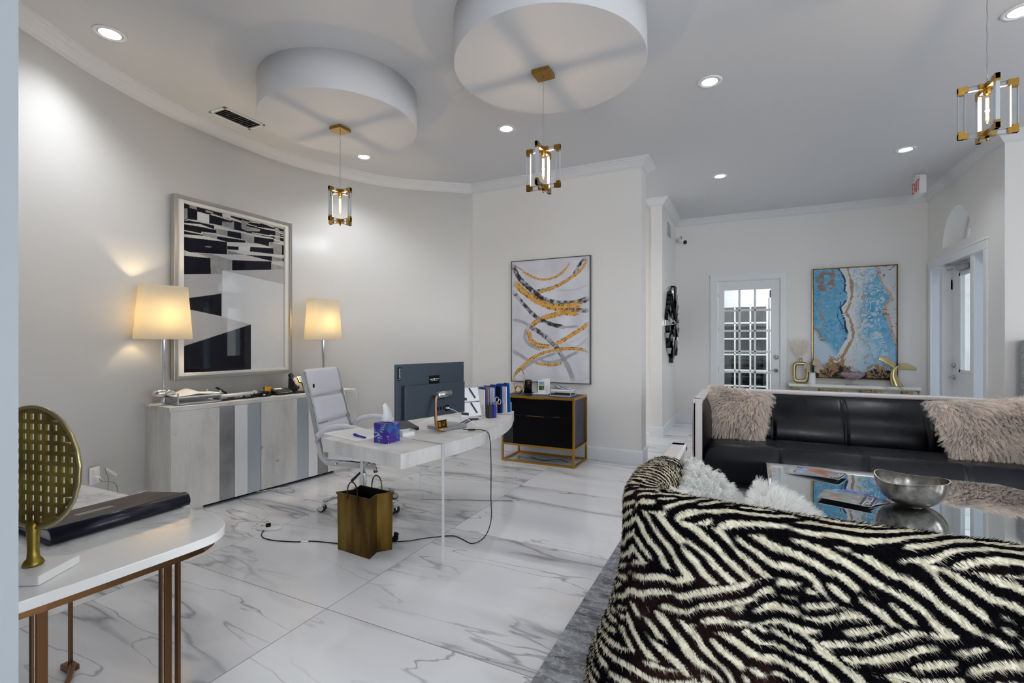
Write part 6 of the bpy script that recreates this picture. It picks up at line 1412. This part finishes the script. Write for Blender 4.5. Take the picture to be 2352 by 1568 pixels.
# ------------------------------------------------------------------ zebra throw
def zebra_field(nu, nv, du, seed, theta_fn, per):
    rs = np.random.RandomState(seed); U, Vv = np.meshgrid(np.arange(nu) * du, np.arange(nv) * du); F0 = np.fft.fft2(rs.randn(nv, nu))
    fx = np.fft.fftfreq(nu, du)[None, :]; fy = np.fft.fftfreq(nv, du)[:, None]; th = theta_fn(U, Vv); K = 16; out = np.zeros((nv, nu)); 
    for k in range(K):
        a = math.pi * k / K     # stripe direction angle; frequency is perpendicular
        kx, ky = -math.sin(a) / per, math.cos(a) / per; g = 0
        for sg in (1, -1):
            dx, dy = fx - sg * kx, fy - sg * ky; al = dx * math.cos(a) + dy * math.sin(a); pe = -dx * math.sin(a) + dy * math.cos(a)
            g = g + np.exp(-(al * per / .24) ** 2 / 2 - (pe * per / .22) ** 2 / 2)
        r = np.real(np.fft.ifft2(F0 * g)); r /= r.std()
        d = np.abs((th - a + math.pi / 2) % math.pi - math.pi / 2); w = np.exp(-(d / (math.pi / K * .75)) ** 2); out += w * r
    return out
zt = thing('zebra_throw', 'black and cream zebra pattern faux fur throw draped over the near sofa back', 'throw', (1.0, 1.74, 0))
# plan path in world coordinates: from the left arm front round the back corner and along the back
XL, YB, YF = -.40, 1.715, 2.44
ppath = smoothpoly([(XL + .01, YF), (XL, 2.25), (XL, 2.0), (XL + .015, 1.86), (XL + .075, 1.765), (XL + .19, YB), (XL + .5, YB - .01), (.8, YB - .015), (1.6, YB - .01), (2.52, YB)], 14)
seglen = np.concatenate([[0], np.cumsum(np.linalg.norm(np.diff(ppath, axis=0), axis=1))]); LT = seglen[-1]; du = .0055
nu = int(LT / du); uu = np.linspace(0, LT, nu); PX = np.interp(uu, seglen, ppath[:, 0]); PY = np.interp(uu, seglen, ppath[:, 1])
kk = np.ones(15) / 15; PXs = np.convolve(np.pad(PX, 7, 'edge'), kk, 'valid'); PYs = np.convolve(np.pad(PY, 7, 'edge'), kk, 'valid')
TX = np.gradient(PXs); TY = np.gradient(PYs); ln = np.hypot(TX, TY); TX /= ln; TY /= ln; NX, NY = TY, -TX   # outward (path goes -y then +x; right side is outward)
# cross-section: (outward offset, z) from the outside bottom over the rail to the inside
sec = smoothpoly([(.19, .015), (.17, .15), (.11, .35), (.065, .55), (.052, .70), (.045, .80), (.022, .850), (-.03, .868), (-.095, .864), (-.135, .82), (-.155, .70), (-.185, .58), (-.20, .50)], 10)
sl_ = np.concatenate([[0], np.cumsum(np.linalg.norm(np.diff(sec, axis=0), axis=1))]); LS = sl_[-1]; nv = int(LS / du); vv = np.linspace(0, LS, nv); SO = np.interp(vv, sl_, sec[:, 0]); SZ = np.interp(vv, sl_, sec[:, 1])
UU, VVV = np.meshgrid(uu, vv); corner = seglen[14 * 4]; sag = vnoise(UU, VVV, 1.2, 40, 3) - .5
O = SO[:, None] + .028 * (vnoise(UU, VVV, 2.3, 41, 2) - .5) * 1.6 * np.clip((LS * .6 - VVV) / .2 + .4, .3, 1); Z = SZ[:, None] + np.where(SZ > .5, .010, 0)[:, None] * (np.sin(UU * 2.6 + .8)) - np.where(SZ > .6, .022, 0)[:, None] * np.clip((.30 - UU) / .2, 0, 1)
# vertical drape folds
fold = .012 * np.exp(-((UU - (corner + .42)) / .04) ** 2) + .012 * np.exp(-((UU - (corner + .95)) / .04) ** 2) + .010 * np.exp(-((UU - (corner + 1.3)) / .05) ** 2)
O = O - fold * np.clip((LS * .55 - VVV) / .3, 0, 1) * 1.6
X_ = PXs[None, :] + NX[None, :] * O; Y_ = PYs[None, :] + NY[None, :] * O
def theta(U, Vp):
    # vertical distance below the top
    top = LS * .62; dn = top - Vp; back = U > corner
    wv_ = .03 * np.sin(U * 7) + .02 * np.sin(U * 17 + 1)
    a = np.where(((dn + wv_) > .19) & ((dn + wv_) < .33), .42, -.62); a = np.where((dn + wv_) >= .48, np.where((dn + wv_) < .60, .35, -.6), a)
    a = np.where(dn < .03, .25 + .3 * np.sin(U * 9), a)
    c1 = np.exp(-((U - corner - .45) / .06) ** 2) + np.exp(-((U - corner - .98) / .06) ** 2); a = a * (1 - np.clip(c1, 0, 1) * .8)
    a2 = 1.15 + .5 * np.sin(U * 8) + (Vp - LS * .6) * .8
    a = np.where(back, a, a2)
    k = np.ones(9) / 9
    return a
# v runs from the floor upwards, so +angle = stripe rising with u
zf = zebra_field(nu, nv, du, 12, theta, .044); zf2 = zebra_field(nu, nv, du, 15, theta, .036); wgt = np.clip((corner + .03 - UU) / .08, 0, 1)
zf = zf * (1 - wgt) + zf2 * wgt; bias = .46 + .5 * (vnoise(UU, VVV, 4, 50, 3) - .5)
cream = np.clip((zf - bias) * 2.6 + .5, 0, 1)[..., None]; brn = np.clip((vnoise(UU, VVV, 3.2, 52, 3) - .58) * 7, 0, 1)[..., None]
dark = slin([10, 9, 14]) * (1 - brn) + slin([48, 28, 26]) * brn; CC = dark * (1 - cream) + slin([232, 226, 206]) * cream
V = np.stack([X_, Y_, Z], 2).reshape(-1, 3) - np.array([1.0, 1.74, 0])
npmesh('throw_cloth', V, gridfaces(nu, nv), M['furskin'], zt, CC.reshape(-1, 3), smooth=True)
G = V.reshape(nv, nu, 3); Tu = np.gradient(G, axis=1); Tv = np.gradient(G, axis=0); NN = np.cross(Tu, Tv); NN /= np.linalg.norm(NN, axis=2)[..., None] + 1e-9
mid = NN[nv // 4, nu // 2]
if mid[1] > 0: NN = -NN
Tu /= np.linalg.norm(Tu, axis=2)[..., None] + 1e-9; Tv /= np.linalg.norm(Tv, axis=2)[..., None] + 1e-9
rs = np.random.RandomState(8); nS = 150000; ju = rs.randint(2, nu - 2, nS); jv = rs.randint(2, nv - 2, nS)
vis = (uu[ju] < corner + 1.75); ju, jv = ju[vis], jv[vis]
Pp = G[jv, ju] + (rs.rand(len(ju), 1) - .5) * .006 * Tu[jv, ju]; comb = vnoise(uu[ju], vv[jv], 3, 60, 3) * 3 - 1.5
Dd = NN[jv, ju] * .42 + Tu[jv, ju] * (.75 + .3 * np.sin(comb))[:, None] - Tv[jv, ju] * (.45 + .3 * np.cos(comb))[:, None] + rs.randn(len(ju), 3) * .18; Dd /= np.linalg.norm(Dd, axis=1)[:, None]
strands('throw_fur', zt, Pp, Dd, CC[jv, ju] * (.85 + .25 * rs.rand(len(ju), 1)), .016, 1, .0030, M['fur'], seed=4)

# ------------------------------------------------------------------ fur cushions
def cushion(name, label, loc, rot, w, h, th, ncol, nstr, length, curl, turns, width, seed, clump=.78, grav=.02, seg=5, pinch=.05, group=None, comb=(0, 0, -.6)):
    t = thing(name, label, 'cushion', loc, 0, group); t.rotation_euler = rot
    n1, n2 = 44, 44; a = np.linspace(-1, 1, n1); U, Vv = np.meshgrid(a, a); ex = w / 2 * U * (1 - pinch * (1 - Vv ** 2) ) ; ez = h / 2 * Vv * (1 - pinch * (1 - U ** 2))
    T_ = th / 2 * (1 - np.abs(U) ** 2.6) ** .6 * (1 - np.abs(Vv) ** 2.6) ** .6
    rs = np.random.RandomState(seed); nz_ = vnoise(U, Vv, 2, seed, 3)[..., None]; C = slin(ncol) * (.75 + .5 * nz_)
    Fv = np.stack([ex, -T_, ez], 2).reshape(-1, 3); Bv = np.stack([ex, T_, ez], 2).reshape(-1, 3); F = gridfaces(n1, n2)
    npmesh('cushion_body', np.concatenate([Fv, Bv]), np.concatenate([F, F[:, ::-1] + n1 * n2]), M['furskin'], t, np.tile((C * .5).reshape(-1, 3), (2, 1)), smooth=True)
    for si, (fr, ns) in enumerate(((-1, nstr), (1, int(nstr * .35)))):
        u = rs.rand(ns) * 2 - 1; v = rs.rand(ns) * 2 - 1
        ed = rs.rand(ns) < .16; u = np.where(ed & (rs.rand(ns) < .5), np.sign(u) * .985, u); v = np.where(ed & (np.abs(u) < .98), np.sign(v) * .985, v)
        Tt = th / 2 * (1 - np.abs(u) ** 2.6) ** .6 * (1 - np.abs(v) ** 2.6) ** .6; P = np.stack([w / 2 * u * (1 - pinch * (1 - v ** 2)), fr * Tt, h / 2 * v * (1 - pinch * (1 - u ** 2))], 1)
        Nn = np.stack([np.sign(u) * np.abs(u) ** 2.2 * 1.1, fr * np.maximum(.08, 1 - np.maximum(np.abs(u), np.abs(v)) ** 3), np.sign(v) * np.abs(v) ** 2.2 * 1.1], 1); Nn /= np.linalg.norm(Nn, axis=1)[:, None]
        sw = vnoise(u, v, 1.6, seed + 7, 2) * 9; D = Nn * .75 + np.stack([np.sin(sw) * .35, np.zeros(ns), np.cos(sw) * .2], 1) + np.array(comb)[None] + rs.randn(ns, 3) * .22; D /= np.linalg.norm(D, axis=1)[:, None]
        nzz = vnoise(u, v, 4, seed + 3, 3)[:, None]; Cc = slin(ncol) * (.72 + .5 * rs.rand(ns, 1)) * (.85 + .3 * nzz)
        strands('cushion_fur', t, P, D, Cc, length, seg, width, M['fur'], curl, turns, grav, clump, seed + si, tipdark=.62 if curl < .004 and ncol[2] < 230 else .10)
    return t
R_ = math.radians
cushion('fur_cushion', 'beige brown long fur cushion at the left end of the black sofa', (-.10, 5.62, .665), (R_(-38), R_(6), R_(-6)), .58, .58, .16, [250, 242, 235], 16000, .070, .002, .6, .0032, 21, group='beige fur cushions on the black sofa')
cushion('fur_cushion', 'beige brown long fur cushion at the right edge of the photo on the black sofa', (1.93, 5.50, .675), (R_(-36), R_(-4), R_(10)), .82, .56, .18, [251, 243, 236], 22000, .080, .003, .7, .0032, 31, group='beige fur cushions on the black sofa')
cushion('sheepskin_cushion', 'white curly sheepskin cushion in the corner of the zebra draped sofa', (-.10, 2.27, .62), (R_(-36), R_(0), R_(92)), .50, .46, .17, [255, 255, 253], 11000, .060, .011, 2.3, .0034, 41, clump=.93, grav=.012, seg=11, group='white fur cushions on the draped sofa', comb=(0, 0, -.1))
cushion('sheepskin_cushion', 'white long haired sheepskin cushion nearer the glass table than the curly one', (.19, 2.14, .58), (R_(-46), R_(0), R_(78)), .50, .50, .18, [255, 255, 253], 16000, .075, .003, .8, .0026, 51, clump=.7, grav=.02, seg=6, group='white fur cushions on the draped sofa', comb=(0, 0, .1))

# ------------------------------------------------------------------ glass coffee table
ctb = thing('glass_coffee_table', 'large mirrored glass coffee table with clipped corners between the two sofas', 'coffee table', (.85, 3.77, .010))
oc = [(-.73, -.52), (-.43, -.70), (.47, -.70), (.80, -.42), (.80, .30), (.70, .68), (.55, .70)]
# outline measured: far edge y=4.47, near edge y=3.08, left edge x=.14, right corner chamfer
ol_ = [(.149, 4.469), (.143, 3.90), (.143, 3.40), (.40, 3.075), (1.60, 3.085), (1.95, 3.40), (1.95, 4.05), (1.574, 4.500)]
lo = [(x - .85, y - 3.77) for x, y in ol_]
b = MB().prism(lo, .392, .410)
o = b.build('glass_top', [M['tableglass']], ctb)
MB().sweep(lo, [(-.0015, .391), (.0015, .391), (.0015, .4105), (-.0015, .4105)], closed=True).build('polished_edge', M['edgeglass'], ctb)
# inner bevel line
lo2 = [(x * .955, y * .945) for x, y in lo]
MB().sweep(lo2, [(-.0012, .4102), (.0012, .4102), (.0012, .4108), (-.0012, .4108)], closed=True).build('bevel_line', M['acredge'], ctb)
for (x, y) in ((-.48, .46), (-.48, -.40), (.78, -.40), (.78, .42)):
    MB().lathe([(.075, 0), (.078, .01), (.06, .03), (.035, .05), (.03, .09), (.055, .13), (.06, .18), (.038, .24), (.034, .28), (.055, .32), (.05, .35), (.075, .375), (.08, .392), (0, .392)], (x, y, 0), 28).build('turned_leg', M['acredge'], ctb)
# silver bowl
bw = thing('silver_bowl', 'mottled silver bowl with a wavy rim on the glass table', 'bowl', (.905, 3.70, .421))
def bowl(u, v, inner_=False):
    a = u * 2 * math.pi; rr = .180 * math.sin(min(1, v * 1.0) * math.pi / 2) ** .72 if v > 0 else 0; wav = 1 + .05 * math.sin(2 * a + .6) + .02 * math.sin(5 * a); hgt = .160 * (1 - math.cos(v * math.pi / 2)) ** 1.05 * (1 + (.07 * math.sin(2 * a + 2.6) + .04 * math.sin(3 * a)) * v)
    k = .965 if inner_ else 1.0
    return (rr * wav * k * math.cos(a), rr * wav * k * math.sin(a) * .93, hgt + (.006 if inner_ else 0) * (1 - v))
b = MB(); b.grid(lambda u, v: bowl(u, .10 + .9 * v), 64, 24, closed_u=True); b.grid(lambda u, v: bowl(u, 1 - .9 * v, True), 64, 24, closed_u=True)
o = b.build('bowl_body', M['silverbowl'], bw)
b = MB(); b.grid(lambda u, v: tuple(np.array(bowl(u, 1.0)) * (1 - v) + np.array(bowl(u, 1.0, True)) * v), 64, 2, closed_u=True); b.build('bowl_rim', mat('pale_rim', rgb(214, 206, 192), .3, .4), bw)
MB().lathe([(0, 0), (.055, 0), (.055, .006), (0, .006)], seg=24).build('bowl_foot', M['silverbowl'], bw)
# magazines
def magcol(seed, base, top, title):
    def f(X, Z):
        n = vnoise(X, Z, 22, seed, 5, .6)[..., None]; n2 = vnoise(X, Z, 12, seed + 1, 4)[..., None]; n3 = vnoise(X, Z, 15, seed + 2, 4)[..., None]
        C = slin(base)[None, None] * (.6 + .8 * n); fig = (n2[..., 0] > .50) & (np.abs(X) < .09) & (Z > -.09) & (Z < .06); C = np.where(fig[..., None], slin(top) * (.5 + .9 * n3), C); k2 = (n3[..., 0] > .58) & (Z < .05); C = np.where(k2[..., None], slin([150, 170, 210]) * (.6 + .7 * n), C)
        k = Z > title; C = np.where(k[..., None], slin([44, 42, 46]) * (.8 + .4 * n), C); return np.clip(C, 0, 1)
    return f
def magazine(label, x, y, z, rz, fn, pages=.004, words=None, group=None):
    t = thing('magazine', label, 'magazine', (x, y, z), rz, group)
    MB().bx((-.105, -.137, 0), (.105, .137, pages)).build('pages', M['paper'], t)
    xs = np.linspace(-.105, .105, 90); zs = np.linspace(-.137, .137, 120); X, Z = np.meshgrid(xs, zs); V = np.stack([X.ravel(), Z.ravel(), np.full(X.size, pages + .0006)], 1)
    npmesh('cover', V, gridfaces(90, 120), M['magazine'], t, fn(X, Z).reshape(-1, 3))
    MB().bx((-.106, -.138, 0), (-.103, .138, pages + .0008)).build('spine', mat('mag_spine', rgb(120, 118, 116), .4), t)
    if words: text_part(words, .052, 'title_lettering', M['paper'], t, (0, .105, pages + .0010), (0, 0, 0), .0002, .95)
    return t
G1 = 'magazines near the bowl'; G2 = 'magazines at the far left corner'
zt0 = .4205
magazine('magazine titled STROLL lying upside down on top of the pile near the bowl', .565, 3.615, zt0 + .0165, R_(-108), magcol(3, [150, 150, 140], [190, 150, 130], .075), words="S'STROLL", group=G1)
magazine('blue edged magazine just under the STROLL magazine', .60, 3.66, zt0 + .0110, R_(-120), magcol(8, [110, 130, 190], [150, 160, 210], .30), group=G1)
magazine('third magazine down with a blue cover, fanned towards the bowl', .62, 3.69, zt0 + .0055, R_(-130), magcol(12, [90, 110, 190], [200, 190, 190], .30), group=G1)
magazine('bottom magazine of the fanned pile near the bowl', .63, 3.72, zt0, R_(-138), magcol(16, [80, 84, 120], [190, 150, 120], .30), group=G1)
magazine('top magazine with an orange and dark cover in the far left pile', .50, 4.215, zt0 + .0165, R_(-112), magcol(21, [150, 148, 150], [190, 120, 90], .085), words='STROLL', group=G2)
magazine('second magazine in the far left pile on the glass table', .47, 4.23, zt0 + .011, R_(-104), magcol(25, [120, 110, 100], [170, 140, 120], .30), group=G2)
magazine('third magazine in the far left pile on the glass table', .43, 4.25, zt0 + .0055, R_(-96), magcol(28, [180, 180, 176], [170, 140, 120], .30), group=G2)
magazine('lowest magazine fanned out at the left of the far left pile', .40, 4.27, zt0, R_(-90), magcol(31, [170, 170, 168], [120, 110, 100], .30), group=G2)
